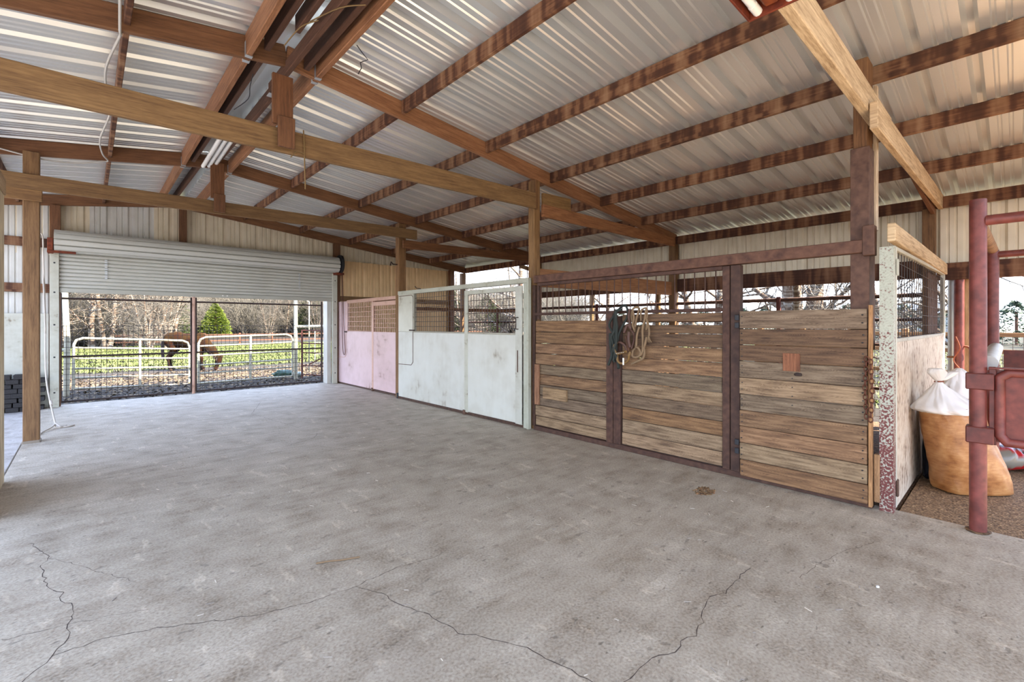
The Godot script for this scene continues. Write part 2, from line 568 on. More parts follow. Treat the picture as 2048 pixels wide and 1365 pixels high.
func build_floor() -> void:
	var fl := struct_node("floor", "worn grey-brown concrete slab with long cracks down the barn aisle")
	var st := new_st()
	var n := FastNoiseLite.new()
	n.seed = 5
	n.frequency = 0.35
	n.fractal_octaves = 4
	var x0 := -0.57
	var x1 := SX + 0.1
	var z0 := END - 0.1
	var z1 := 3.4
	var nx := 26
	var nz := 80
	var tone := func(x: float, z: float) -> Color:
		var v := 1.0 + 0.12 * n.get_noise_2d(x * 1.2, z * 1.2) + 0.06 * n.get_noise_2d(x * 9.0, z * 3.0)
		# boots and hooves have browned the middle of the slab, the far end stays greyer
		var far := smoothstep(-3.0, -7.5, z)
		var brown := Color(0.96, 0.93, 0.87).lerp(Color(1.09, 1.10, 1.12), far)
		v *= lerpf(0.9, 1.0, far)
		return Color(brown.r * v, brown.g * v, brown.b * v)
	for i in nx:
		for k in nz:
			var p := []
			for w in [[0, 0], [1, 0], [1, 1], [0, 1]]:
				p.append(Vector3(lerpf(x0, x1, float(i + w[0]) / nx), 0, lerpf(z0, z1, float(k + w[1]) / nz)))
			for t in [[0, 1, 2], [0, 2, 3]]:
				var ord: Array = t
				if (p[t[1]] - p[t[0]]).cross(p[t[2]] - p[t[0]]).y > 0.0:
					ord = [t[0], t[2], t[1]]
				for j in ord:
					st.set_color(tone.call(p[j].x, p[j].z))
					st.set_normal(Vector3.UP)
					st.set_uv(Vector2(p[j].x, p[j].z))
					st.set_uv2(Vector2(p[j].x, p[j].z))
					st.add_vertex(p[j])
	# the slab's sides
	for s in [[Vector3(x0, 0, z0), Vector3(x1, 0, z0), Vector3(0, 0, -1)], [Vector3(x0, 0, z0), Vector3(x0, 0, z1), Vector3(-1, 0, 0)], [Vector3(x1, 0, z0), Vector3(x1, 0, z1), Vector3(1, 0, 0)], [Vector3(x0, 0, z1), Vector3(x1, 0, z1), Vector3(0, 0, 1)]]:
		var d := Vector3(0, -0.3, 0)
		var a: Vector3 = s[0]
		var b: Vector3 = s[1]
		var L := a.distance_to(b)
		quad(st, a, b, b + d, a + d, s[2], Vector2(0, 0), Vector2(L, 0), Vector2(L, 0.3), Vector2(0, 0.3))
	st.generate_tangents()
	put("concrete_slab", st, M.concrete, fl)
	# paler slab to the left, a hair lower
	box_part("pale_slab", Vector3(-9.5, -0.3, END - 0.1), Vector3(-0.585, -0.012, 3.4), M.pale_slab, fl)
	box_part("gravel_strip", Vector3(SX + 0.115, -0.3, -0.60), Vector3(10.6, -0.006, 3.4), M.gravel, fl)
	box_part("dirt_bed", Vector3(SX + 0.115, -0.3, END - 0.1), Vector3(8.5, -0.02, -0.61), M.dirt, fl)
	# cracks: thin, jagged, dirt-filled
	var cracks := [
		[[-0.27, -4.27], [-0.17, -3.92], [-0.20, -3.84], [-0.17, -3.54], [-0.10, -3.37], [-0.10, -3.27], [-0.05, -3.17], [-0.06, -3.03], [-0.07, -2.87], [-0.11, -2.76], [-0.18, -2.64], [-0.3, -2.4]],
		[[-0.11, -2.75], [0.03, -2.75], [0.16, -2.71], [0.33, -2.63], [0.50, -2.52], [0.70, -2.44], [0.85, -2.40], [1.05, -2.39], [1.27, -2.41], [1.58, -2.37]],
		[[1.05, -2.39], [1.13, -2.24], [1.15, -2.08], [1.22, -1.88], [1.24, -1.71], [1.35, -1.55], [1.41, -1.40], [1.43, -1.26], [1.46, -1.14], [1.45, -1.01], [1.5, -0.8]],
		[[2.80, -1.04], [2.57, -1.04], [2.45, -1.02], [2.36, -1.06], [2.26, -1.05], [2.13, -1.00], [2.02, -0.98], [1.94, -1.01], [1.85, -0.98], [1.75, -1.03], [1.66, -1.04], [1.57, -1.03], [1.4, -1.05]],
		[[3.77, -0.60], [3.48, -0.71], [3.17, -0.78], [2.90, -0.81]],
		[[2.30, -9.23], [1.90, -8.13], [2.11, -6.59]],
		[[2.54, -6.28], [2.17, -6.07], [2.05, -5.86], [1.44, -5.57]],
		[[1.97, -5.42], [2.22, -4.88], [2.55, -4.29], [3.07, -4.13]],
		[[4.22, -6.35], [2.88, -6.32], [1.90, -5.89]],
		[[-0.17, -3.92], [0.04, -3.53], [0.19, -3.24]],
		[[-0.29, -3.04], [-0.05, -2.99], [0.22, -2.88]]]
	for ci in cracks.size():
		var pts: Array = cracks[ci]
		var fine := 0.55 if ci in [4, 8, 9, 10] else 1.0
		var line := []
		for i in pts.size() - 1:
			var a := Vector2(pts[i][0], pts[i][1])
			var b := Vector2(pts[i + 1][0], pts[i + 1][1])
			var seg := maxi(2, int(a.distance_to(b) / 0.035))
			for k in seg:
				var q := a.lerp(b, float(k) / seg)
				line.append(q + Vector2(rng.randf_range(-1, 1), rng.randf_range(-1, 1)) * 0.009)
		line.append(Vector2(pts[pts.size() - 1][0], pts[pts.size() - 1][1]))
		var cs := new_st()
		for i in line.size() - 1:
			var a: Vector2 = line[i]
			var b: Vector2 = line[i + 1]
			var d := (b - a).normalized().orthogonal()
			var wa := rng.randf_range(0.0008, 0.0026) * fine
			var wb := rng.randf_range(0.0008, 0.0026) * fine
			var y := 0.0006
			quad(cs, Vector3(a.x - d.x * wa, y, a.y - d.y * wa), Vector3(a.x + d.x * wa, y, a.y + d.y * wa), Vector3(b.x + d.x * wb, y, b.y + d.y * wb), Vector3(b.x - d.x * wb, y, b.y - d.y * wb), Vector3.UP, Vector2.ZERO, Vector2.ZERO, Vector2.ZERO, Vector2.ZERO)
		put("crack", cs, M.crack, fl)
	# the land around the barn
	var g := struct_node("ground", "bare dirt and winter pasture around the barn")
	var gs := new_st()
	var gn := FastNoiseLite.new()
	gn.seed = 9
	gn.frequency = 0.12
	var xs := []
	var zs := []
	for i in 91:
		xs.append(-45.0 + i * 1.5)
	for i in 81:
		zs.append(-100.0 + i * 1.5)
	var gcol := func(x: float, z: float) -> Color:
		var dirt := lin(98, 84, 68)
		var grass := lin(92, 106, 52)
		var straw := lin(122, 114, 82)
		var k := gn.get_noise_2d(x, z)
		var far := smoothstep(-21.5, -24.5, z + k * 3.0)
		var right := smoothstep(9.5, 13.0, x + k * 3.0)
		var c := dirt.lerp(grass.lerp(straw, clampf(0.25 + gn.get_noise_2d(x * 3.0, z * 3.0) * 0.9, 0, 1)), maxf(far, right))
		var wood := smoothstep(-50.0, -58.0, z + k * 4.0)
		return c.lerp(lin(92, 82, 66), wood)
	for i in xs.size() - 1:
		for k in zs.size() - 1:
			var inside: bool = xs[i] > -9.0 and xs[i + 1] < 8.2 and zs[k] > -11.0 and zs[k + 1] < 3.2
			if inside:
				continue
			var p := []
			for w in [[0, 0], [1, 0], [1, 1], [0, 1]]:
				var x: float = xs[i + w[0]]
				var z: float = zs[k + w[1]]
				p.append(Vector3(x, gy(x, z), z))
			for t in [[0, 2, 1], [0, 3, 2]]:
				var ord: Array = t
				if (p[t[1]] - p[t[0]]).cross(p[t[2]] - p[t[0]]).y > 0.0:
					ord = [t[0], t[2], t[1]]
				for j in ord:
					gs.set_color(gcol.call(p[j].x, p[j].z))
					gs.set_normal(Vector3.UP)
					gs.set_uv(Vector2(p[j].x, p[j].z))
					gs.add_vertex(p[j])
	gs.generate_tangents()
	put("field", gs, M.ground, g)

# ------------------------------------------------------------------ roof
func rb(x: float) -> float:
	return 3.70 - 0.110 * (x - 1.3) if x > 1.3 else 3.70 - 0.15 * (1.3 - x)

func build_ceiling() -> void:
	var c := struct_node("ceiling", "underside of a ribbed metal roof on wooden rafters and purlins")
	# sheets
	var ar := atan(0.110)
	var al := atan(0.15)
	var right := sheet_mesh((8.75 - 1.40) / cos(ar))
	var left := sheet_mesh((1.20 + 1.75) / cos(al))
	for i in 16:
		var z := -11.55 + i * 0.915
		var dy := rng.randf_range(0, 0.002)
		put("roof_sheet", right, M.roof, c, Transform3D(Basis(Vector3(cos(ar), -sin(ar), 0), Vector3(sin(ar), cos(ar), 0), Vector3.BACK), Vector3(1.40, rb(1.40) + 0.19 + dy, z)))
		put("roof_sheet", left, M.roof, c, Transform3D(Basis(Vector3(-cos(al), -sin(al), 0), Vector3(-sin(al), cos(al), 0), Vector3.FORWARD), Vector3(1.20, rb(1.20) + 0.19 + dy, z + 0.915)))
	# ridge cap in lengths, one of them slipped
	for seg in [[-11.6, -8.1], [-8.12, -4.05], [-3.72, -0.9], [-0.92, 3.1]]:
		var st := new_st()
		var zc: float = (seg[0] + seg[1]) * 0.5
		var hl: float = (seg[1] - seg[0]) * 0.5
		for s in [-1.0, 1.0]:
			var n := Vector3(s * 0.13, 1, 0).normalized()
			quad(st, Vector3(0, 0.05, -hl), Vector3(0, 0.05, hl), Vector3(s * 0.30, 0.005, hl), Vector3(s * 0.30, 0.005, -hl), n, Vector2(0, 0), Vector2(hl, 0), Vector2(hl, 1), Vector2(0, 1))
		put("ridge_cap", st, M.roof, c, Transform3D(Basis.IDENTITY, Vector3(1.3, rb(1.3) + 0.215, zc)))
	box_part("skylight_patch", Vector3(0.98, rb(1.3) + 0.232, -4.12), Vector3(1.62, rb(1.3) + 0.24, -3.65), M.skylight, c)
	# rafters
	for z in [-4.4, -8.0, -11.13]:
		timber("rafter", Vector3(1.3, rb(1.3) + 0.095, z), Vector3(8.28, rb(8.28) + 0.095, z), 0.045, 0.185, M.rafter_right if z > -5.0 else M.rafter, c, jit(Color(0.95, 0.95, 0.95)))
		timber("rafter", Vector3(1.3, rb(1.3) + 0.094, z), Vector3(-1.7, rb(-1.7) + 0.094, z), 0.045, 0.185, M.rafter, c, jit(Color(0.9, 0.9, 0.9)))
	# ridge beams between the rafters, with their hangers
	var bays := [[-11.1, -8.025], [-7.975, -4.425], [-4.375, 3.2]]
	for b in bays:
		for x in [0.995, 1.565]:
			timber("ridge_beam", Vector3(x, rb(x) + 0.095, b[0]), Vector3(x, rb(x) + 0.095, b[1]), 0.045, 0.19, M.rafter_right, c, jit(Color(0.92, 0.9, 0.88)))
			for e in [b[0], b[1]]:
				if e > 0.0 or e < -10.0:
					continue
				var sgn := 1.0 if e == b[0] else -1.0
				var hs := new_st()
				abox(hs, Vector3(-0.026, -0.003, 0), Vector3(0.026, 0.0, 0.045 * sgn), 0.0005)
				abox(hs, Vector3(-0.027, 0, 0), Vector3(-0.0245, 0.12, 0.035 * sgn), 0.0005)
				abox(hs, Vector3(0.0245, 0, 0), Vector3(0.027, 0.12, 0.035 * sgn), 0.0005)
				put("joist_hanger", hs, M.galv, c, Transform3D(Basis.IDENTITY, Vector3(x, rb(x) - 0.002, e)))
	# purlins
	for b in bays:
		for x in [2.45, 3.59, 4.74, 5.88, 7.05]:
			timber("purlin", Vector3(x, rb(x) + 0.118, b[0]), Vector3(x, rb(x) + 0.118, b[1]), 0.04, 0.14, M.purlin, c, jit(Color(0.95, 0.95, 0.95), 0.12))
		for x in [0.21, -0.85]:
			timber("purlin", Vector3(x, rb(x) + 0.108, b[0]), Vector3(x, rb(x) + 0.108, b[1]), 0.04, 0.13, M.purlin, c, jit(Color(0.9, 0.9, 0.9), 0.12))
		timber("eave_purlin", Vector3(8.24, rb(8.2) + 0.06, b[0]), Vector3(8.24, rb(8.2) + 0.06, b[1]), 0.045, 0.15, M.purlin, c, jit(Color(0.8, 0.74, 0.7), 0.08))
		timber("eave_purlin", Vector3(-1.68, rb(-1.68) + 0.1, b[0]), Vector3(-1.68, rb(-1.68) + 0.1, b[1]), 0.045, 0.14, M.purlin, c)

# ------------------------------------------------------------------ walls
func wall_sheet_xf(x_right: float, y: float, z: float) -> Transform3D:
	# sheet stands up, its width runs towards -x, ribs outward (-z)
	return Transform3D(Basis(Vector3.UP, Vector3.FORWARD, Vector3.LEFT), Vector3(x_right, y, z))

func build_walls() -> void:
	var w := struct_node("wall_far", "far end wall of cream ribbed metal sheets round the roller door")
	var zs := END - 0.02
	# gable above the door
	for i in 6:
		var xr: float = 4.60 - i * 0.915
		if xr - 0.915 > 1.0:
			put("wall_sheet", sheet_mesh(rb(xr) + 0.17 - 2.6, 3, 0.03, 0.11), M.wall_sheet, w, wall_sheet_xf(xr, 2.6, zs))
		else:
			put("wall_sheet", sheet_mesh(rb(xr) + 0.17 - 2.6, 3, 0.03, -0.1), M.wall_grey if i == 4 else M.wall_sheet, w, wall_sheet_xf(xr, 2.6, zs - 0.002 * i))
	# left of the door, down to the floor
	for i in 4:
		var xr: float = -0.42 - i * 0.915
		put("wall_sheet", sheet_mesh(rb(maxf(xr, -1.7)) + 0.15 + 0.1, 3, 0.03, -0.15 if i < 1 else 0.0), M.wall_grey, w, wall_sheet_xf(xr, -0.1, zs))
	# right of the door
	for i in 4:
		var xr: float = 5.28 + i * 0.86
		put("wall_sheet", sheet_mesh(rb(xr) + 0.17 + 0.1, 3, 0.03, 0.11), M.wall_sheet, w, wall_sheet_xf(minf(xr, 7.86), -0.1, zs - 0.002 * i))
	for i in 4:
		var xr: float = 5.48 + i * 0.76
		var nm := put("tan_sheet", sheet_mesh(3.0 - 0.004 * i, 3, 0.022), M.wall_tan, w, wall_sheet_xf(xr, -0.03, END + 0.035 - 0.003 * i))
		nm.set_meta("label", "tan ribbed sheet lining the stall end")
	# posts and girts of the end wall
	for p in [[-0.48, -0.345, 0.0, rb(-0.4)], [1.32, 1.44, 2.86, rb(1.38)], [4.36, 4.50, 0.0, rb(4.4)], [7.72, 7.86, 0.0, rb(7.8)]]:
		box_part("post", Vector3(p[0], p[2], -11.17), Vector3(p[1], p[3], -11.05), M.rafter, w, jit(Color(0.72, 0.7, 0.68)))
	for y in [2.79, 2.02]:
		box_part("girt", Vector3(-4.0, y - 0.075, -11.2), Vector3(-0.485, y + 0.075, -11.15), M.purlin, w, Color(0.75, 0.75, 0.75))
	box_part("girt", Vector3(4.51, 1.98, -11.16), Vector3(7.7, 2.1, -11.115), M.tie, w, Color(0.85, 0.8, 0.78))
	box_part("lining_panel", Vector3(-3.2, -0.01, -11.15), Vector3(-0.492, 1.59, -11.135), M.white_frame, w, Color(1.0, 1.0, 1.0))
	# stall-side wall under the eave
	var r := struct_node("wall_right", "strip of cream ribbed metal wall under the right eave")
	for i in 13:
		var z := -8.0 + i * 0.915
		var y0 := 2.10
		put("wall_sheet", sheet_mesh(rb(8.3) + 0.15 - y0, 3, 0.03), M.wall_sheet, r, Transform3D(Basis(Vector3.UP, Vector3.RIGHT, Vector3.FORWARD), Vector3(8.30 + 0.002 * (i % 2), y0, z + 0.915)))
	for p in [-11.1, -8.0, -4.4, -0.78, 2.9]:
		box_part("post", Vector3(8.13, -0.05, p - 0.065), Vector3(8.26, rb(8.2) - 0.02, p + 0.065), M.tie, r, Color(0.75, 0.66, 0.62))
	for b in [[-4.33, -0.85, 2.02, 2.26], [-0.71, 2.83, 1.98, 2.2], [-7.93, -4.47, 2.06, 2.2]]:
		box_part("girt", Vector3(8.2, b[2], b[0]), Vector3(8.25, b[3], b[1]), M.purlin, r, Color(0.7, 0.66, 0.66))

# ------------------------------------------------------------------ posts and tie beams
func build_frame() -> void:
	var t := thing("wooden_post", "square brown wooden post standing alone by the pale left slab edge", "post")
	box_part("shaft", Vector3(-0.565, -0.005, -8.0), Vector3(-0.425, rb(-0.5) + 0.02, -7.86), M.post, t, Color(0.86, 0.84, 0.8), 0.006)
	box_part("shaft_foot", Vector3(-0.575, -0.01, -8.01), Vector3(-0.415, 0.03, -7.85), M.concrete, t, Color(0.5, 0.46, 0.42), 0.01)
	t = thing("wooden_post", "honey-brown wooden post between white steel stall and wood plank stall", "post")
	box_part("shaft", Vector3(4.415, 0.0, -4.49), Vector3(4.53, rb(4.5), -4.375), M.post, t, Color(1.06, 0.98, 0.86), 0.006)
	box_part("side_board", Vector3(4.40, 2.95, -4.37), Vector3(4.45, rb(4.4) - 0.02, -4.335), M.post, t, Color(0.8, 0.7, 0.6))
	t = thing("wooden_post", "brown wooden post where pink stall meets white steel stall", "post")
	box_part("shaft", Vector3(4.39, 0.0, -8.13), Vector3(4.54, rb(4.5), -7.99), M.post, t, Color(0.95, 0.88, 0.78), 0.006)
	t = thing("wooden_post", "tall dark post behind plank stall door, steel cladding on its lower half", "post")
	box_part("shaft", Vector3(4.44, 0.0, -0.87), Vector3(4.62, rb(4.5) + 0.13, -0.775), M.post, t, Color(0.8, 0.68, 0.6), 0.006)
	box_part("steel_cladding", Vector3(4.425, 1.2, -0.885), Vector3(4.635, 2.78, -0.764), M.brown_steel, t, Color(0.85, 0.8, 0.8), 0.003)
	box_part("pale_edge", Vector3(4.60, 2.15, -0.772), Vector3(4.66, 3.3, -0.745), M.pale, t)
	# tie beams, king boards
	t = thing("tie_beam", "long golden-brown beam with hanging board nearest across the aisle", "beam")
	timber("beam", Vector3(-2.2, 2.96, -4.345), Vector3(4.40, 3.055, -4.345), 0.045, 0.205, M.tie, t, Color(0.96, 0.94, 0.9))
	timber("splice", Vector3(4.55, 3.1, -4.35), Vector3(5.12, 3.12, -4.35), 0.045, 0.18, M.tie, t, Color(1.1, 0.95, 0.8))
	king(t, 1.16, 1.325, 2.99, -4.30, 3.56)
	t = thing("tie_beam", "brown beam above the white steel stall, over the far aisle", "beam")
	timber("beam", Vector3(-2.2, 3.06, -7.83), Vector3(4.68, 3.135, -7.83), 0.045, 0.18, M.tie, t, Color(0.84, 0.8, 0.76))
	king(t, 1.29, 1.46, 3.08, -7.785, 3.74)
	t = thing("tie_beam", "cream sunlit beam above the plank stall corner and cladded post", "beam")
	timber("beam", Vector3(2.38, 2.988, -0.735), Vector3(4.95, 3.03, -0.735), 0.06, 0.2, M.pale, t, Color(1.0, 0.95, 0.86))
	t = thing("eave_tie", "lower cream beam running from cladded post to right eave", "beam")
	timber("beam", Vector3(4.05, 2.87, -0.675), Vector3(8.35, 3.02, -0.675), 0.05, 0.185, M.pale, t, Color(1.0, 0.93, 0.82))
	timber("brace", Vector3(6.4, 3.02, -0.74), Vector3(8.2, 2.9, -0.74), 0.045, 0.12, M.rafter, t, Color(0.8, 0.7, 0.66))
	t = thing("eave_tie", "orange-brown beam running from honey-brown post to right eave", "beam")
	timber("beam", Vector3(4.54, 2.95, -4.345), Vector3(8.1, 2.955, -4.345), 0.045, 0.17, M.rafter_right, t, Color(1.05, 0.95, 0.85))
	t = thing("eave_tie", "brown beam running from pink stall post to right eave", "beam")
	timber("beam", Vector3(4.45, 2.95, -7.955), Vector3(8.1, 3.0, -7.955), 0.045, 0.16, M.rafter, t, Color(1.0, 0.95, 0.9))
	t = thing("tie_stub", "short brown beam end under far tie beam on left wooden post", "beam")
	timber("beam", Vector3(-2.2, 2.925, -7.835), Vector3(-0.40, 2.925, -7.835), 0.045, 0.13, M.tie, t, Color(0.92, 0.84, 0.74))

func king(t: Node3D, xa: float, xb: float, yb: float, z: float, top: float) -> void:
	box_part("king_board", Vector3(xa, yb + 0.14, z - 0.02), Vector3(xb, top, z + 0.02), M.rafter, t, Color(0.84, 0.78, 0.74))
	box_part("scab_board", Vector3(xa + 0.035, yb - 0.06, z + 0.0205), Vector3(xb + 0.005, yb + 0.2, z + 0.06), M.rafter, t, Color(0.74, 0.7, 0.66))

# ------------------------------------------------------------------ roller door
func build_roller_door() -> void:
	var d := struct_node("door_1", "wide half-raised roller shutter door at the far end of the aisle")
	# coil: a ribbed drum of wound curtain
	var st := new_st()
	var rings := []
	var N := 176
	for k in N:
		var a := TAU * k / N
		var r := 0.183 - (0.045 if k % 16 < 3 else 0.0)
		rings.append(Vector2(cos(a) * r, sin(a) * r))
	var xa := -0.415
	var xb := 4.36
	for k in N:
		var p: Vector2 = rings[k]
		var q: Vector2 = rings[(k + 1) % N]
		var t := (q - p).normalized()
		var n := Vector3(0, -t.x, t.y)
		n = Vector3(0, -t.x, t.y)
		var hl := (xb - xa) * 0.5
		quad(st, Vector3(-hl, p.y, p.x), Vector3(hl, p.y, p.x), Vector3(hl, q.y, q.x), Vector3(-hl, q.y, q.x), n.normalized(), Vector2(0, k * 0.1), Vector2(4.7, k * 0.1), Vector2(4.7, k * 0.1 + 0.1), Vector2(0, k * 0.1 + 0.1))
		for s in [-1.0, 1.0]:
			tri(st, [Vector3(s * hl, 0, 0), Vector3(s * hl, p.y, p.x), Vector3(s * hl, q.y, q.x)], [Vector3(s, 0, 0), Vector3(s, 0, 0), Vector3(s, 0, 0)], [Vector2.ZERO, Vector2.ZERO, Vector2.ZERO], Color.WHITE)
	put("coil", st, M.shutter, d, Transform3D(Basis.IDENTITY, Vector3((xa + xb) * 0.5, 2.81, -10.87)))
	# curtain slats
	var prof := [[0.0, -0.012], [0.004, 0.0], [0.014, 0.012], [0.030, 0.017], [0.046, 0.013], [0.058, 0.002], [0.063, -0.010], [0.067, -0.014]]
	var ss := new_st()
	for i in prof.size() - 1:
		var p := Vector3(0, prof[i][0], prof[i][1])
		var q := Vector3(0, prof[i + 1][0], prof[i + 1][1])
		var n := Vector3(0, -(q.z - p.z), q.y - p.y).normalized()
		for bk in [0.0, -0.0015]:
			var o := Vector3(0, 0, bk)
			quad(ss, o + p + Vector3(-2.33, 0, 0), o + p + Vector3(2.33, 0, 0), o + q + Vector3(2.33, 0, 0), o + q + Vector3(-2.33, 0, 0), n if bk == 0.0 else -n, Vector2(0, p.y), Vector2(4.6, p.y), Vector2(4.6, q.y), Vector2(0, q.y))
	var slat := ss.commit()
	for i in 11:
		put("slat", slat, M.shutter, d, Transform3D(Basis.IDENTITY, Vector3(1.97, 2.035 + i * 0.0665, -11.045)))
	box_part("bottom_bar", Vector3(-0.36, 1.955, -11.07), Vector3(4.30, 2.033, -11.02), M.shutter, d, Color(0.78, 0.77, 0.74), 0.008)
	for x in [0.24, 3.55]:
		var cl := new_st()
		for i in 9:
			abox(cl, Vector3(x - 0.02, 2.22 + i * 0.0665 * 0.6, -11.034), Vector3(x + 0.02, 2.245 + i * 0.0665 * 0.6, -11.02), 0.003)
		put("clip_strip", cl, M.galv, d)
	for x in [2.04, 2.12]:
		box_part("rivet", Vector3(x - 0.012, 1.985, -11.022), Vector3(x + 0.012, 2.008, -11.012), M.pvc, d)
	# guide rails with bolt holes
	for x in [[-0.475, -0.362], [4.292, 4.40]]:
		var g := box_part("guide_rail", Vector3(x[0], 0.0, -11.05), Vector3(x[1], 2.62, -10.985), M.white_frame, d, Color(1.0, 1.0, 0.98))
		for y in [0.25, 0.85, 1.4, 1.95, 2.45]:
			box_part("bolt_hole", Vector3(-0.012, y - 1.31 - 0.012, 0.0325), Vector3(0.012, y - 1.31 + 0.012, 0.0345), M.black, g)
	box_part("jamb_trim", Vector3(4.19, 0.0, -11.32), Vector3(4.285, 2.0, -11.08), M.wall_grey, d)
	# end disc, brackets
	var dc := CylinderMesh.new()
	dc.top_radius = 0.225
	dc.bottom_radius = 0.225
	dc.height = 0.05
	dc.radial_segments = 28
	put("end_disc", dc, M.black, d, Transform3D(Basis(Vector3.BACK, PI / 2), Vector3(4.415, 2.83, -10.87)))
	box_part("bracket", Vector3(-0.50, 2.60, -11.04), Vector3(-0.43, 2.85, -10.84), M.rusty, d, Color(0.9, 0.8, 0.7))
	box_part("bracket", Vector3(-0.5, 2.60, -10.84), Vector3(-0.15, 2.64, -10.80), M.rusty, d, Color(0.8, 0.7, 0.62))
	box_part("bracket", Vector3(4.30, 2.58, -11.04), Vector3(4.48, 2.63, -10.78), M.rusty, d, Color(0.8, 0.66, 0.5))
	box_part("bracket", Vector3(-0.66, 2.60, -11.02), Vector3(-0.6, 2.80, -10.98), M.galv, d)
	# pull chain of the shutter, hanging in front of the pink stall
	var t := thing("pull_chain", "thin hanging loop of roller door chain in front of pink feed door", "chain")
	pipe_part("chain_loop", [Vector3(4.43, 2.75, -10.80), Vector3(4.428, 2.0, -10.78), Vector3(4.425, 1.2, -10.76), Vector3(4.42, 0.78, -10.70), Vector3(4.42, 0.70, -10.62), Vector3(4.42, 0.82, -10.58), Vector3(4.425, 1.4, -10.66), Vector3(4.43, 2.7, -10.76)], 0.008, M.chain, t, 5, true)
	# hoist rope by the left jamb
	t = thing("hoist_rope", "grey-white rope hanging from left end of roller door to the floor", "rope")
	pipe_part("rope_strand", [Vector3(-0.62, 2.84, -10.9), Vector3(-0.58, 2.88, -10.7), Vector3(-0.535, 2.8, -10.62), Vector3(-0.53, 2.3, -10.5), Vector3(-0.475, 1.35, -9.9), Vector3(-0.475, 1.25, -9.9), Vector3(-0.44, 0.6, -9.4), Vector3(-0.33, 0.06, -8.85)], 0.010, M.rope_white, t, 6, true)
	pipe_part("rope_strand", [Vector3(-0.54, 2.78, -10.66), Vector3(-0.50, 1.9, -10.3), Vector3(-0.47, 1.3, -9.9)], 0.008, M.rope_white, t, 6, true)
	pipe_part("rope_tail", [Vector3(-0.33, 0.06, -8.85), Vector3(-0.32, 0.012, -8.78), Vector3(-0.2, 0.012, -8.76), Vector3(-0.14, 0.012, -8.82)], 0.011, M.rope_white, t, 6, true)
	pipe_part("rope_tail", [Vector3(-0.33, 0.05, -8.85), Vector3(-0.36, 0.03, -8.7), Vector3(-0.44, 0.012, -8.5), Vector3(-0.45, 0.012, -8.36)], 0.010, M.rope_white, t, 6, true)
	pipe_part("rope_tail", [Vector3(-0.33, 0.06, -8.85), Vector3(-0.27, 0.02, -8.74), Vector3(-0.22, 0.012, -8.86)], 0.010, M.rope_white, t, 6, true)
	pipe_part("knot", [Vector3(-0.385, 0.33, -9.13), Vector3(-0.375, 0.28, -9.08)], 0.018, M.rope_white, t, 8)

func wire_grid(called: String, o: Vector3, u: Vector3, v: Vector3, nu: int, nv: int, r: float, m: Material, parent: Node, sides := 4) -> MeshInstance3D:
	var c := o + (u + v) * 0.5
	var st := new_st()
	for i in nu + 1:
		var a := o + u * (float(i) / nu) - c
		bar(st, a, a + v, r, sides)
	for i in nv + 1:
		var a := o + v * (float(i) / nv) - c
		bar(st, a, a + u, r, sides)
	var mi := put(called, st, m, parent, Transform3D(Basis.IDENTITY, c))
	mi.set_meta("kind", "stuff")
	return mi

# ------------------------------------------------------------------ beyond the roller door
func pipe_gate(called: String, label: String, a: Vector3, b: Vector3, h: float, m: Material, curve_a: bool, curve_b: bool) -> Node3D:
	# a tube gate standing from a to b (ends on the ground), six rails, a rounded upper corner at each end, one stile in the middle
	var t := thing(called, label, "gate")
	var u := (b - a)
	var y := Vector3.UP
	var rad := 0.16
	var d := u.normalized()
	var lift := 0.07
	var fr := []
	fr.append(a + y * lift)
	if curve_a:
		fr.append_array([a + y * (h - rad), a + y * (h - rad * 0.3) + d * rad * 0.3, a + y * h + d * rad])
	else:
		fr.append(a + y * h)
	if curve_b:
		fr.append_array([b + y * h - d * rad, b + y * (h - rad * 0.3) - d * rad * 0.3, b + y * (h - rad)])
	else:
		fr.append(b + y * h)
	fr.append(b + y * lift)
	fr.append(a + y * lift)
	pipe_part("frame", fr, 0.028, m, t, 8)
	for k in [0.26, 0.43, 0.62, 0.82]:
		pipe_part("rail", [a + y * h * k, b + y * h * k], 0.022, m, t, 8)
	pipe_part("stile", [a + u * 0.53 + y * lift, a + u * 0.53 + y * h], 0.03, m, t, 8)
	return t

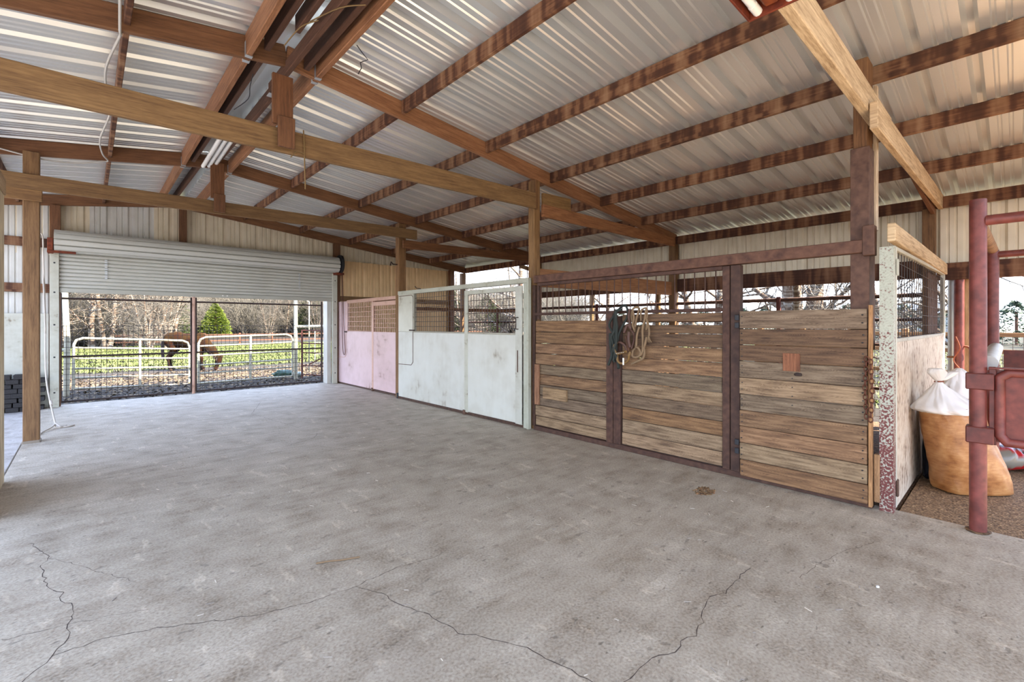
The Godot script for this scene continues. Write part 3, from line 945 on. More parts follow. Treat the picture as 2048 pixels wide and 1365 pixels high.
func build_outside_end() -> void:
	# mesh gates just outside the slab edge
	for g in [[-0.36, 1.565, "dark steel mesh gate standing by hoist rope jamb, horse rump behind"], [1.64, 4.20, "dark steel mesh gate beside pink stall, horse head behind"]]:
		var t := thing("mesh_gate", g[2], "gate")
		var z := -11.45
		var x0: float = g[0]
		var x1: float = g[1]
		for x in [x0, x1]:
			pipe_part("stile", [Vector3(x, 0.03, z), Vector3(x, 1.96, z)], 0.022, M.gate_steel, t, 6)
		for y in [0.03, 0.83, 1.87]:
			pipe_part("rail", [Vector3(x0, y, z), Vector3(x1, y, z)], 0.02, M.gate_steel, t, 6)
		wire_grid("wire_mesh", Vector3(x0, 0.03, z + 0.02), Vector3(x1 - x0, 0, 0), Vector3(0, 1.35, 0), int((x1 - x0) / 0.075), 14, 0.0038, M.wire_dark, t)
	var cp := thing("gate_post", "pinkish steel post between the two dark mesh gates", "post")
	pipe_part("shaft", [Vector3(1.603, -0.2, -11.44), Vector3(1.603, 2.75, -11.44)], 0.03, M.pink_rail, cp, 8)
	pipe_gate("tube_gate", "cream tube gate in front of grazing horse's hindquarters", Vector3(-0.24, -0.12, -14.4), Vector3(2.0, -0.25, -14.95), 1.22, M.white_pipe, true, true)
	pipe_gate("tube_gate", "cream tube gate in front of grazing horse's head", Vector3(2.1, -0.18, -14.25), Vector3(4.27, -0.12, -13.85), 1.25, M.white_pipe, true, true)
	var p := thing("fence_post", "leaning white fence post beside hoist rope, outside mesh gate", "post")
	pipe_part("shaft", [Vector3(-0.35, -0.3, -13.9), Vector3(-0.33, 1.0, -13.87), Vector3(-0.40, 2.9, -13.9)], 0.055, M.white_pipe, p, 10)
	pipe_part("rail_stub", [Vector3(-0.35, 0.85, -13.9), Vector3(-1.6, 0.86, -14.1)], 0.035, M.white_pipe, p, 8)
	p = thing("tall_post", "tall white pipe post carrying a bracket, beyond mesh gate by pink stall", "post")
	pipe_part("shaft", [Vector3(4.37, -0.3, -13.9), Vector3(4.37, 2.9, -13.9)], 0.05, M.white_pipe, p, 10)
	pipe_part("arm", [Vector3(4.37, 2.25, -13.9), Vector3(4.62, 2.05, -13.55), Vector3(4.62, 0.1, -13.55)], 0.017, M.white_pipe, p, 6)
	pipe_part("top_rail", [Vector3(4.40, 1.345, -13.88), Vector3(5.6, 1.36, -12.4)], 0.042, M.white_pipe, p, 8)
	# red panel gate with struts
	var t := thing("panel_gate", "rusty red panel gate with slanted struts beside tall white post", "gate")
	var a := Vector3(4.43, -0.1, -13.55)
	var b := Vector3(5.5, -0.12, -11.95)
	for k in [0.0, 0.5, 1.0]:
		pipe_part("stile", [a.lerp(b, k), a.lerp(b, k) + Vector3.UP * 1.36], 0.026, M.red_gate, t, 6)
	for y in [0.1, 0.36, 0.72, 0.98, 1.34]:
		pipe_part("rail", [a + Vector3.UP * y, b + Vector3.UP * y], 0.018, M.red_gate, t, 6)
	for k in [0.12, 0.3, 0.48]:
		pipe_part("strut", [a.lerp(b, k) + Vector3.UP * 0.4, a.lerp(b, k + 0.32) + Vector3.UP * 0.85 + Vector3(0.3, 0, 0.2)], 0.018, M.red_gate, t, 6)
	# green sack on the dirt
	var s := thing("green_sack", "crumpled green sack lying on dark dirt by tall white post", "sack")
	lumpy("sack_body", Vector3(4.15, -0.02, -14.3), Vector3(0.27, 0.12, 0.18), mat(null, Color8(44, 74, 60), 0.5), s, 3)
	lumpy("sack_flap", Vector3(4.5, -0.06, -14.2), Vector3(0.18, 0.09, 0.14), mat(null, Color8(130, 140, 128), 0.5), s, 4)
	# round pen panels far off
	for i in 5:
		var rp := thing("pen_panel", "pale round pen panel on grass, %s counting from the tall white post" % ORD[4 - i], "panel", Vector3(9.0 + i * 1.1, gy(9, -23.0), -23.0 - 0.5 * absf(i - 2.0)), 0.2 * (i - 2), "far round pen panels")
		for x in [-0.5, 0.5]:
			pipe_part("stile", [Vector3(x, 0, 0), Vector3(x, 1.5, 0)], 0.035, M.white_pipe, rp, 6)
		for y in [0.3, 0.9, 1.48]:
			pipe_part("rail", [Vector3(-0.5, y, 0), Vector3(0.5, y, 0)], 0.022, M.white_pipe, rp, 6)
	# distant field fence
	var ff := thing("field_fence", "low weathered rail fence between the pasture and the woods", "fence")
	for i in 14:
		var x: float = 2.0 + i * 2.6
		box_part("post", Vector3(x - 0.07, gy(x, -46.0) - 0.1, -46.07), Vector3(x + 0.07, gy(x, -46.0) + 1.1, -45.93), M.dark_wood, ff)
	for y in [0.45, 0.95]:
		timber("rail", Vector3(1.5, gy(2, -46) + y, -45.9), Vector3(37.0, gy(2, -46) + y, -45.9), 0.04, 0.12, M.dark_wood, ff, Color(1.4, 1.3, 1.2))
	build_horse()

func lumpy(called: String, at: Vector3, half: Vector3, m: Material, parent: Node, sd: int, k := 0.22, nx := 20, ny := 12) -> MeshInstance3D:
	var n := FastNoiseLite.new()
	n.seed = sd
	n.frequency = 1.3
	var st := new_st()
	st.set_smooth_group(0)
	var P := func(i: int, j: int) -> Vector3:
		var th := TAU * (i % nx) / nx
		var ph := PI * j / ny
		var v := Vector3(sin(ph) * cos(th), cos(ph), sin(ph) * sin(th))
		var r: float = 1.0 + k * n.get_noise_3d(v.x * 1.5, v.y * 1.5, v.z * 1.5) * 1.6
		var o := v * r * half
		o.y = maxf(o.y, -half.y * 0.75)
		return o
	for j in ny:
		for i in nx:
			var a: Vector3 = P.call(i, j)
			var b: Vector3 = P.call(i + 1, j)
			var c: Vector3 = P.call(i + 1, j + 1)
			var d: Vector3 = P.call(i, j + 1)
			for q in [[a, c, b], [a, d, c]]:
				for v in q:
					st.set_color(Color.WHITE)
					st.set_uv(Vector2(v.x + v.z, v.y))
					st.add_vertex(v)
	st.index()
	st.generate_normals(false)
	return put(called, st, m, parent, Transform3D(Basis.IDENTITY, at))

# distance-field body, meshed as surface nets
func sdf_mesh(bones: Array, cell: float, k: float, colf: Callable) -> ArrayMesh:
	var lo := Vector3.ONE * 1e9
	var hi := -lo
	for b in bones:
		var r := maxf(b[2], b[3]) + cell * 3.0
		for p in [b[0], b[1]]:
			lo = lo.min(p - Vector3.ONE * r)
			hi = hi.max(p + Vector3.ONE * r)
	var n := Vector3i(((hi - lo) / cell).ceil()) + Vector3i.ONE
	var f := PackedFloat32Array()
	f.resize(n.x * n.y * n.z)
	f.fill(9.0)
	for b in bones:
		var p: Vector3 = b[0]
		var q: Vector3 = b[1]
		var ra: float = b[2]
		var rbb: float = b[3]
		var r := maxf(ra, rbb) + cell * 2.5 + k
		var i0 := Vector3i(((p.min(q) - Vector3.ONE * r - lo) / cell).floor()).clamp(Vector3i.ZERO, n - Vector3i.ONE)
		var i1 := Vector3i(((p.max(q) + Vector3.ONE * r - lo) / cell).ceil()).clamp(Vector3i.ZERO, n - Vector3i.ONE)
		var d := q - p
		var dd := maxf(d.length_squared(), 1e-9)
		for z in range(i0.z, i1.z + 1):
			for y in range(i0.y, i1.y + 1):
				var row := (z * n.y + y) * n.x
				for x in range(i0.x, i1.x + 1):
					var w := lo + Vector3(x, y, z) * cell - p
					var t := clampf(w.dot(d) / dd, 0.0, 1.0)
					var v := (w - d * t).length() - lerpf(ra, rbb, t)
					var old := f[row + x]
					var h := maxf(k - absf(old - v), 0.0) / k
					f[row + x] = minf(old, v) - h * h * k * 0.25
	var verts := {}
	var pos := PackedVector3Array()
	var nor := PackedVector3Array()
	var col := PackedColorArray()
	var idx := PackedInt32Array()
	var sx := 1
	var sy := n.x
	var sz := n.x * n.y
	var corner := [0, sx, sy, sx + sy, sz, sz + sx, sz + sy, sz + sx + sy]
	var cof := [Vector3(0, 0, 0), Vector3(1, 0, 0), Vector3(0, 1, 0), Vector3(1, 1, 0), Vector3(0, 0, 1), Vector3(1, 0, 1), Vector3(0, 1, 1), Vector3(1, 1, 1)]
	var edges := [[0, 1], [2, 3], [4, 5], [6, 7], [0, 2], [1, 3], [4, 6], [5, 7], [0, 4], [1, 5], [2, 6], [3, 7]]
	for z in n.z - 1:
		for y in n.y - 1:
			for x in n.x - 1:
				var b := x + y * sy + z * sz
				var m := 0
				for c in 8:
					if f[b + corner[c]] < 0.0:
						m += 1
				if m == 0 or m == 8:
					continue
				var sum := Vector3.ZERO
				var cnt := 0
				for e in edges:
					var fa := f[b + corner[e[0]]]
					var fb := f[b + corner[e[1]]]
					if (fa < 0.0) != (fb < 0.0):
						sum += cof[e[0]].lerp(cof[e[1]], fa / (fa - fb))
						cnt += 1
				var g := Vector3(f[b + sx] - f[b], f[b + sy] - f[b], f[b + sz] - f[b])
				g += Vector3(f[b + sx + sy + sz] - f[b + sy + sz], f[b + sx + sy + sz] - f[b + sx + sz], f[b + sx + sy + sz] - f[b + sx + sy])
				verts[b] = pos.size()
				var w := lo + (Vector3(x, y, z) + sum / cnt) * cell
				pos.append(w)
				nor.append(g.normalized())
				col.append(colf.call(w))
	for b in verts:
		for ax in [[sx, sy, sz], [sy, sz, sx], [sz, sx, sy]]:
			var fa := f[b]
			var fb := f[b + ax[0]]
			if (fa < 0.0) == (fb < 0.0):
				continue
			var q := [b, b - ax[1], b - ax[1] - ax[2], b - ax[2]]
			if not (verts.has(q[1]) and verts.has(q[2]) and verts.has(q[3])):
				continue
			var v := [verts[q[0]], verts[q[1]], verts[q[2]], verts[q[3]]]
			if fa >= 0.0:
				idx.append_array([v[0], v[1], v[2], v[0], v[2], v[3]])
			else:
				idx.append_array([v[0], v[2], v[1], v[0], v[3], v[2]])
	var arr := []
	arr.resize(Mesh.ARRAY_MAX)
	arr[Mesh.ARRAY_VERTEX] = pos
	arr[Mesh.ARRAY_NORMAL] = nor
	arr[Mesh.ARRAY_COLOR] = col
	arr[Mesh.ARRAY_INDEX] = idx
	var am := ArrayMesh.new()
	am.add_surface_from_arrays(Mesh.PRIMITIVE_TRIANGLES, arr)
	return am

func build_horse() -> void:
	var t := thing("horse", "brown horse grazing with lowered head behind the cream tube gates", "horse", Vector3(2.42, -0.40, -22.3), -0.72)
	var B := [
		[Vector3(-0.02, 1.24, 0), Vector3(0.22, 1.26, 0), 0.26, 0.27],
		[Vector3(0.22, 1.24, 0), Vector3(0.62, 1.14, 0), 0.26, 0.30],
		[Vector3(0.62, 1.14, 0), Vector3(1.0, 1.14, 0), 0.30, 0.29],
		[Vector3(1.0, 1.2, 0), Vector3(1.1, 1.36, 0), 0.22, 0.14],
		[Vector3(1.0, 1.1, 0), Vector3(1.25, 1.05, 0), 0.27, 0.2],
		[Vector3(1.15, 1.2, 0), Vector3(1.55, 0.82, 0), 0.21, 0.14],
		[Vector3(1.2, 1.0, 0), Vector3(1.55, 0.72, 0), 0.16, 0.12],
		[Vector3(1.55, 0.8, 0), Vector3(1.80, 0.50, 0), 0.14, 0.105],
		[Vector3(1.80, 0.5, 0), Vector3(1.79, 0.36, 0), 0.105, 0.11],
		[Vector3(1.79, 0.38, 0), Vector3(1.70, 0.12, 0), 0.09, 0.058],
		[Vector3(1.70, 0.13, 0), Vector3(1.665, 0.065, 0), 0.06, 0.05],
	]
	for s in [-1.0, 1.0]:
		B.append([Vector3(1.84, 0.54, s * 0.055), Vector3(1.95, 0.60, s * 0.09), 0.032, 0.008])
		var h: float = 0.06 * s
		B.append([Vector3(0.0, 1.12, s * 0.13), Vector3(0.12 + h, 0.86, s * 0.15), 0.19, 0.12])
		B.append([Vector3(0.12 + h, 0.86, s * 0.15), Vector3(-0.13 + h, 0.53, s * 0.14), 0.11, 0.058])
		B.append([Vector3(-0.13 + h, 0.53, s * 0.14), Vector3(-0.06 + h, 0.14, s * 0.14), 0.05, 0.036])
		B.append([Vector3(-0.06 + h, 0.14, s * 0.14), Vector3(0.0 + h, 0.04, s * 0.14), 0.04, 0.052])
		var f: float = 0.1 * s
		B.append([Vector3(1.12, 1.05, s * 0.13), Vector3(1.1 + f * 0.3, 0.82, s * 0.15), 0.15, 0.085])
		B.append([Vector3(1.1 + f * 0.3, 0.82, s * 0.15), Vector3(1.13 + f, 0.48, s * 0.14), 0.075, 0.05])
		B.append([Vector3(1.13 + f, 0.48, s * 0.14), Vector3(1.12 + f * 1.4, 0.14, s * 0.14), 0.043, 0.034])
		B.append([Vector3(1.12 + f * 1.4, 0.14, s * 0.14), Vector3(1.17 + f * 1.5, 0.04, s * 0.14), 0.04, 0.05])
	var n := FastNoiseLite.new()
	n.frequency = 2.0
	var colf := func(p: Vector3) -> Color:
		var c := lin(46, 29, 20)
		c = c.lerp(lin(28, 20, 16), smoothstep(0.62, 0.2, p.y) * (1.0 if p.x < 1.4 else 0.0))
		c = c.lerp(lin(36, 25, 19), smoothstep(0.0, 0.5, n.get_noise_3dv(p)))
		if p.y < 0.075 and p.x < 1.4:
			c = lin(60, 50, 44)
		if p.x > 1.6 and p.y < 0.12:
			c = lin(84, 58, 48)
		return c
	var m := mat(null, Color.WHITE, 0.95)
	m.metallic_specular = 0.2
	put("body", sdf_mesh(B, 0.024, 0.07, colf), m, t)
	pipe_part("tail", [Vector3(-0.27, 1.3, 0), Vector3(-0.36, 1.1, 0.0), Vector3(-0.36, 0.8, 0.01), Vector3(-0.33, 0.5, 0.02)], 0.055, M.hair, t, 8, true)
	var ms := new_st()
	var crest := [Vector3(1.12, 1.45, 0), Vector3(1.3, 1.25, 0), Vector3(1.5, 1.02, 0), Vector3(1.68, 0.78, 0), Vector3(1.86, 0.6, 0)]
	for i in 60:
		var k := rng.randf() * 3.98
		var p: Vector3 = crest[int(k)].lerp(crest[int(k) + 1], k - int(k))
		tube(ms, PackedVector3Array([p, p + Vector3(-0.02, -0.06, 0.10), p + Vector3(-0.06, -0.2, 0.15)]), 0.012, 4, Color.WHITE)
	put("mane", ms, M.hair, t)

# ------------------------------------------------------------------ steel stall fronts
func outline(st: SurfaceTool, pts: Array, r: float) -> void:
	tube(st, PackedVector3Array(pts), r, 5)

func build_metal_stalls() -> void:
	# white stall, z -7.97 .. -4.46
	var t := thing("horse_stall", "white painted steel stall front with mesh grilles, scuffed and stained", "stall front")
	var X := SX - 0.04
	var m: Material = M.white_steel
	box_part("panel", Vector3(X, 0.03, -7.96), Vector3(X + 0.045, 1.27, -5.83), m, t, Color.WHITE, 0.003)
	box_part("side_panel", Vector3(X, 1.272, -7.96), Vector3(X + 0.045, 1.975, -7.40), m, t, Color(0.98, 0.96, 0.88), 0.003)
	box_part("top_rail", Vector3(X - 0.01, 1.965, -7.97), Vector3(X + 0.06, 2.035, -4.43), M.white_frame, t, Color(0.92, 0.92, 0.86), 0.006)
	box_part("sill", Vector3(X - 0.012, 1.262, -7.40), Vector3(X + 0.05, 1.285, -5.83), M.white_frame, t, Color(0.7, 0.66, 0.6), 0.003)
	box_part("stile", Vector3(X - 0.006, 1.27, -7.42), Vector3(X + 0.05, 1.965, -7.385), M.white_frame, t, Color(0.7, 0.68, 0.62), 0.003)
	box_part("bottom_rail", Vector3(X - 0.008, 0.0, -7.97), Vector3(X + 0.05, 0.045, -4.45), M.brown_steel, t, Color(0.6, 0.55, 0.5), 0.003)
	box_part("corner_post", Vector3(X - 0.012, 0.0, -4.52), Vector3(X + 0.06, 1.965, -4.455), M.white_frame, t, Color(0.9, 0.92, 0.86), 0.006)
	box_part("corner_lip", Vector3(X - 0.03, 0.0, -4.445), Vector3(X + 0.03, 2.0, -4.405), M.white_frame, t, Color(0.86, 0.88, 0.82), 0.004)
	box_part("foot", Vector3(X - 0.02, 0.0, -8.0), Vector3(X + 0.03, 0.1, -7.955), M.black, t)
	wire_grid("grille", Vector3(X + 0.02, 1.285, -7.385), Vector3(0, 0, 1.555), Vector3(0, 0.68, 0), 22, 8, 0.0045, M.wire, t, 5)
	var fd := new_st()
	outline(fd, [Vector3(X - 0.003, 1.94, -7.93), Vector3(X - 0.003, 1.94, -7.46), Vector3(X - 0.003, 1.90, -7.42), Vector3(X - 0.003, 0.72, -7.42), Vector3(X - 0.003, 0.665, -7.48), Vector3(X - 0.003, 0.655, -7.94)], 0.006)
	put("feed_door_edge", fd, M.brown_steel, t)
	box_part("latch", Vector3(X - 0.03, 1.29, -7.52), Vector3(X, 1.31, -7.36), M.gate_steel, t)
	pipe_part("hook", [Vector3(X, 2.04, -7.15), Vector3(X - 0.06, 2.05, -7.2), Vector3(X - 0.09, 2.08, -7.2)], 0.008, M.gate_steel, t, 5)
	# sliding door of the white stall
	var d := thing("stall_door", "white steel sliding stall door with square mesh window", "door")
	var x := X - 0.022
	box_part("panel", Vector3(x, 0.05, -5.82), Vector3(x + 0.02, 1.26, -4.53), m, d, Color(1.0, 1.0, 0.99), 0.003)
	box_part("stile", Vector3(x - 0.006, 0.04, -5.83), Vector3(x + 0.02, 1.93, -5.745), M.white_frame, d, Color(1, 1, 0.96), 0.004)
	box_part("stile", Vector3(x - 0.008, 0.04, -4.66), Vector3(x + 0.02, 1.93, -4.53), M.white_frame, d, Color(1.02, 1.03, 1.0), 0.004)
	box_part("top_rail", Vector3(x - 0.005, 1.865, -5.745), Vector3(x + 0.02, 1.925, -4.66), M.white_frame, d, Color(1, 1, 0.96), 0.004)
	box_part("sill", Vector3(x - 0.008, 1.26, -5.745), Vector3(x + 0.02, 1.285, -4.66), M.white_frame, d, Color(0.75, 0.7, 0.64), 0.003)
	wire_grid("grille", Vector3(x + 0.012, 1.285, -5.745), Vector3(0, 0, 1.085), Vector3(0, 0.58, 0), 16, 6, 0.0045, M.wire, d, 5)
	pipe_part("handle", [Vector3(x, 1.50, -4.6), Vector3(x - 0.05, 1.5, -4.6), Vector3(x - 0.05, 1.34, -4.6), Vector3(x, 1.34, -4.6)], 0.008, M.gate_steel, d, 6)
	box_part("roller_shoe", Vector3(x - 0.02, 0.0, -5.86), Vector3(x + 0.02, 0.07, -5.8), M.brown_steel, d)
	box_part("rust_patch", Vector3(x - 0.0105, 0.75, -4.62), Vector3(x - 0.008, 1.05, -4.60), M.brown_steel, d, Color(0.8, 0.7, 0.66), 0.0005)
	# pink stall, z -11.1 .. -8.02
	t = thing("horse_stall", "faded pink steel stall front with barred upper openings", "stall front")
	X = SX + 0.05
	m = M.pink_steel
	box_part("panel", Vector3(X, 0.02, -11.1), Vector3(X + 0.045, 1.25, -9.22), m, t, Color.WHITE, 0.003)
	box_part("side_panel", Vector3(X, 1.252, -11.1), Vector3(X + 0.045, 1.95, -10.54), m, t, Color(1.02, 0.98, 0.98), 0.003)
	box_part("top_rail", Vector3(X - 0.01, 1.90, -10.54), Vector3(X + 0.05, 1.97, -8.0), M.pink_rail, t, Color(1.0, 1.0, 1.0), 0.005)
	box_part("mullion", Vector3(X - 0.004, 1.25, -9.28), Vector3(X + 0.045, 1.90, -9.2), M.pink_rail, t, Color(1.0, 1.0, 1.0), 0.005)
	box_part("bottom_rail", Vector3(X - 0.006, 0.0, -11.1), Vector3(X + 0.05, 0.035, -8.02), M.brown_steel, t, Color(0.62, 0.55, 0.5), 0.003)
	wire_grid("grille", Vector3(X + 0.02, 1.26, -10.54), Vector3(0, 0, 1.27), Vector3(0, 0.64, 0), 14, 6, 0.006, M.pink_rail, t, 5)
	fd = new_st()
	outline(fd, [Vector3(X - 0.003, 1.92, -10.60), Vector3(X - 0.003, 0.70, -10.60), Vector3(X - 0.003, 0.64, -10.66), Vector3(X - 0.003, 0.63, -11.08)], 0.006)
	put("feed_door_edge", fd, M.pink_rail, t)
	box_part("latch", Vector3(X - 0.03, 1.22, -10.66), Vector3(X, 1.25, -10.54), M.gate_steel, t)
	d = thing("stall_door", "faded pink steel stall door beside brown post and white stall", "door")
	x = X - 0.022
	box_part("panel", Vector3(x, 0.05, -9.2), Vector3(x + 0.02, 1.25, -8.04), m, d, Color(1.0, 0.97, 0.97), 0.003)
	box_part("stile", Vector3(x - 0.005, 0.04, -9.215), Vector3(x + 0.02, 1.89, -9.15), M.pink_rail, d, Color.WHITE, 0.004)
	box_part("stile", Vector3(x - 0.005, 0.04, -8.08), Vector3(x + 0.02, 1.89, -8.03), M.pink_rail, d, Color.WHITE, 0.004)
	box_part("top_rail", Vector3(x - 0.005, 1.80, -9.15), Vector3(x + 0.02, 1.88, -8.08), M.pink_rail, d, Color.WHITE, 0.004)
	wire_grid("grille", Vector3(x + 0.012, 1.25, -9.15), Vector3(0, 0, 1.07), Vector3(0, 0.55, 0), 12, 6, 0.006, M.pink_rail, d, 5)
	box_part("roller_shoe", Vector3(x - 0.02, 0.0, -9.22), Vector3(x + 0.02, 0.07, -9.16), M.brown_steel, d)

# ------------------------------------------------------------------ plank stall
func plank_wall(parent: Node, x: float, thick: float, z0: float, z1: float, tops: Array, gap: float, tones: Array) -> void:
	for i in tops.size() - 1:
		var c: Color = tones[i % tones.size()]
		var y0: float = tops[i] + gap * 0.5
		var y1: float = tops[i + 1] - gap * 0.5
		var proud := rng.randf_range(-0.003, 0.003)
		var e := rng.randf_range(-0.004, 0.004)
		box_part("plank", Vector3(x + proud, y0, z0 + e), Vector3(x + thick + proud, y1, z1 + e), M.board, parent, jit(c, 0.08), 0.004)

func build_wood_stall() -> void:
	var t := thing("horse_stall", "stall front of weathered brown planks in rusty steel framing under upright bars", "stall front")
	var X := SX
	var warm := lin(168, 138, 108)
	var grey := lin(150, 136, 118)
	var dark := lin(130, 106, 84)
	var gold := lin(164, 132, 98)
	var pale := lin(182, 162, 136)
	# left bay of planks
	var tops := [0.06, 0.19, 0.33, 0.47, 0.61, 0.745, 0.875, 1.02, 1.155, 1.305, 1.455]
	plank_wall(t, X + 0.012, 0.036, -4.345, -3.195, tops, 0.009, [pale, pale, grey, grey, warm, lin(150, 134, 114), warm, warm, gold, gold])
	# middle bay
	tops = [0.06, 0.20, 0.345, 0.485, 0.625, 0.76, 0.90, 1.04, 1.175, 1.31, 1.40]
	plank_wall(t, X + 0.012, 0.036, -2.985, -1.875, tops, 0.006, [pale, pale, gold, lin(146, 130, 110), pale, grey, warm, warm, dark, dark])
	box_part("plank", Vector3(X + 0.012, 1.435, -2.985), Vector3(X + 0.048, 1.515, -1.875), M.board, t, lin(150, 124, 100))
	var st: Material = M.brown_steel
	var dk := Color(0.62, 0.56, 0.55)
	box_part("bottom_channel", Vector3(X - 0.012, 0.0, -4.36), Vector3(X + 0.06, 0.055, -0.74), st, t, Color(0.6, 0.52, 0.5), 0.004)
	box_part("upright", Vector3(X - 0.008, 0.05, -3.19), Vector3(X + 0.055, 1.56, -3.10), st, t, Color(0.7, 0.6, 0.57), 0.004)
	box_part("upright", Vector3(X - 0.004, 0.05, -3.095), Vector3(X + 0.055, 1.50, -3.0), st, t, Color(0.62, 0.52, 0.5), 0.004)
	box_part("upright", Vector3(X - 0.008, 0.05, -1.868), Vector3(X + 0.055, 1.95, -1.80), st, t, Color(0.66, 0.57, 0.55), 0.004)
	box_part("upright", Vector3(X - 0.016, 0.05, -1.79), Vector3(X + 0.06, 1.95, -1.705), st, t, Color(0.5, 0.44, 0.44), 0.004)
	box_part("upright", Vector3(X + 0.0, 0.05, -4.40), Vector3(X + 0.05, 1.93, -4.352), st, t, Color(0.5, 0.44, 0.42), 0.004)
	box_part("upright", Vector3(X + 0.02, 1.47, -4.33), Vector3(X + 0.05, 1.92, -4.29), st, t, dk, 0.004)
	box_part("top_rail", Vector3(X - 0.02, 1.955, -4.36), Vector3(X + 0.06, 2.055, -0.74), st, t, Color(0.98, 0.86, 0.80), 0.005)
	box_part("rail_cap", Vector3(X - 0.03, 1.93, -0.80), Vector3(X + 0.07, 2.16, -0.725), st, t, Color(0.8, 0.72, 0.7), 0.005)
	box_part("lower_lip", Vector3(X - 0.005, 1.915, -4.30), Vector3(X + 0.045, 1.953, -1.87), st, t, Color(0.66, 0.58, 0.56), 0.004)
	box_part("mid_rail", Vector3(X - 0.005, 1.525, -4.35), Vector3(X + 0.045, 1.56, -1.87), st, t, Color(0.56, 0.48, 0.47), 0.004)
	for i in 23:
		var z := -4.25 + i * 0.105
		pipe_part("bar", [Vector3(X + 0.02, 1.555, z), Vector3(X + 0.02, 1.92, z)], 0.0065, st, t, 6, false, Color(0.62, 0.54, 0.52))
	# offcuts nailed on
	box_part("nailed_strip", Vector3(X - 0.018, 0.34, -4.34), Vector3(X + 0.008, 0.875, -4.26), M.board, t, lin(190, 146, 118))
	box_part("nailed_block", Vector3(X - 0.028, 0.44, -4.18), Vector3(X + 0.008, 0.585, -3.78), M.board, t, lin(190, 166, 134))
	# door
	var d := thing("stall_door", "hinged plank stall door of ten grey-brown boards with a dark knot", "door")
	tops = [0.035, 0.185, 0.335, 0.485, 0.63, 0.775, 0.925, 1.075, 1.22, 1.365, 1.525]
	var x := X - 0.05
	plank_wall(d, x, 0.036, -1.695, -0.765, tops, 0.005, [gold, pale, warm, lin(160, 132, 104), grey, pale, grey, dark, dark, lin(156, 140, 122)])
	box_part("edge_board", Vector3(x - 0.002, 0.02, -0.758), Vector3(x + 0.05, 1.55, -0.735), M.board, d, lin(206, 164, 118))
	for y in [0.26, 0.34, 1.4, 1.47]:
		box_part("hinge", Vector3(x - 0.012, y - 0.03, -1.735), Vector3(x + 0.01, y + 0.02, -1.70), M.black, d, Color(1.6, 1.4, 1.3), 0.003)
	box_part("stain_patch", Vector3(x - 0.0075, 1.01, -1.34), Vector3(x - 0.003, 1.16, -1.21), M.board, d, lin(164, 112, 84), 0.001)
	lumpy("knot", Vector3(x - 0.004, 0.985, -1.225), Vector3(0.006, 0.016, 0.03), M.hair, d, 8)
	var ns := new_st()
	for i in 10:
		var y: float = (tops[i] + tops[i + 1]) * 0.5
		for z in [-1.675, -0.79]:
			for k in [-0.03, 0.03]:
				bar(ns, Vector3(x - 0.006, y + k, z + rng.randf_range(-0.006, 0.006)), Vector3(x + 0.002, y + k, z), 0.005, 6)
	for i in range(3, 9):
		bar(ns, Vector3(x - 0.006, 0.5 + i * 0.075, -1.27), Vector3(x + 0.002, 0.5 + i * 0.075, -1.27), 0.0045, 6)
	put("nail_heads", ns, M.black, d).set_meta("kind", "stuff")
	box_part("block", Vector3(X - 0.02, 0.06, -0.73), Vector3(X + 0.04, 0.42, -0.695), M.board, d, lin(196, 160, 122))
	# chain on the door edge
	var c := thing("door_chain", "rusty chain hanging on edge of plank door beside peeling red post", "chain")
	var lk := TorusMesh.new()
	lk.inner_radius = 0.012
	lk.outer_radius = 0.021
	lk.rings = 14
	lk.ring_segments = 6
	for k in 2:
		for i in 13:
			var b := Basis(Vector3.FORWARD, PI / 2) * Basis.from_scale(Vector3(1.25, 1, 0.8))
			if i % 2 == 1:
				b = Basis(Vector3.UP, PI / 2) * b
			put("link", lk, M.chain, c, Transform3D(b, Vector3(x - 0.02 - 0.004 * k, 1.14 - i * 0.036 - k * 0.02, -0.752 + 0.045 * (k - 0.5) * (1.0 - absf(i - 6.0) / 14.0))))

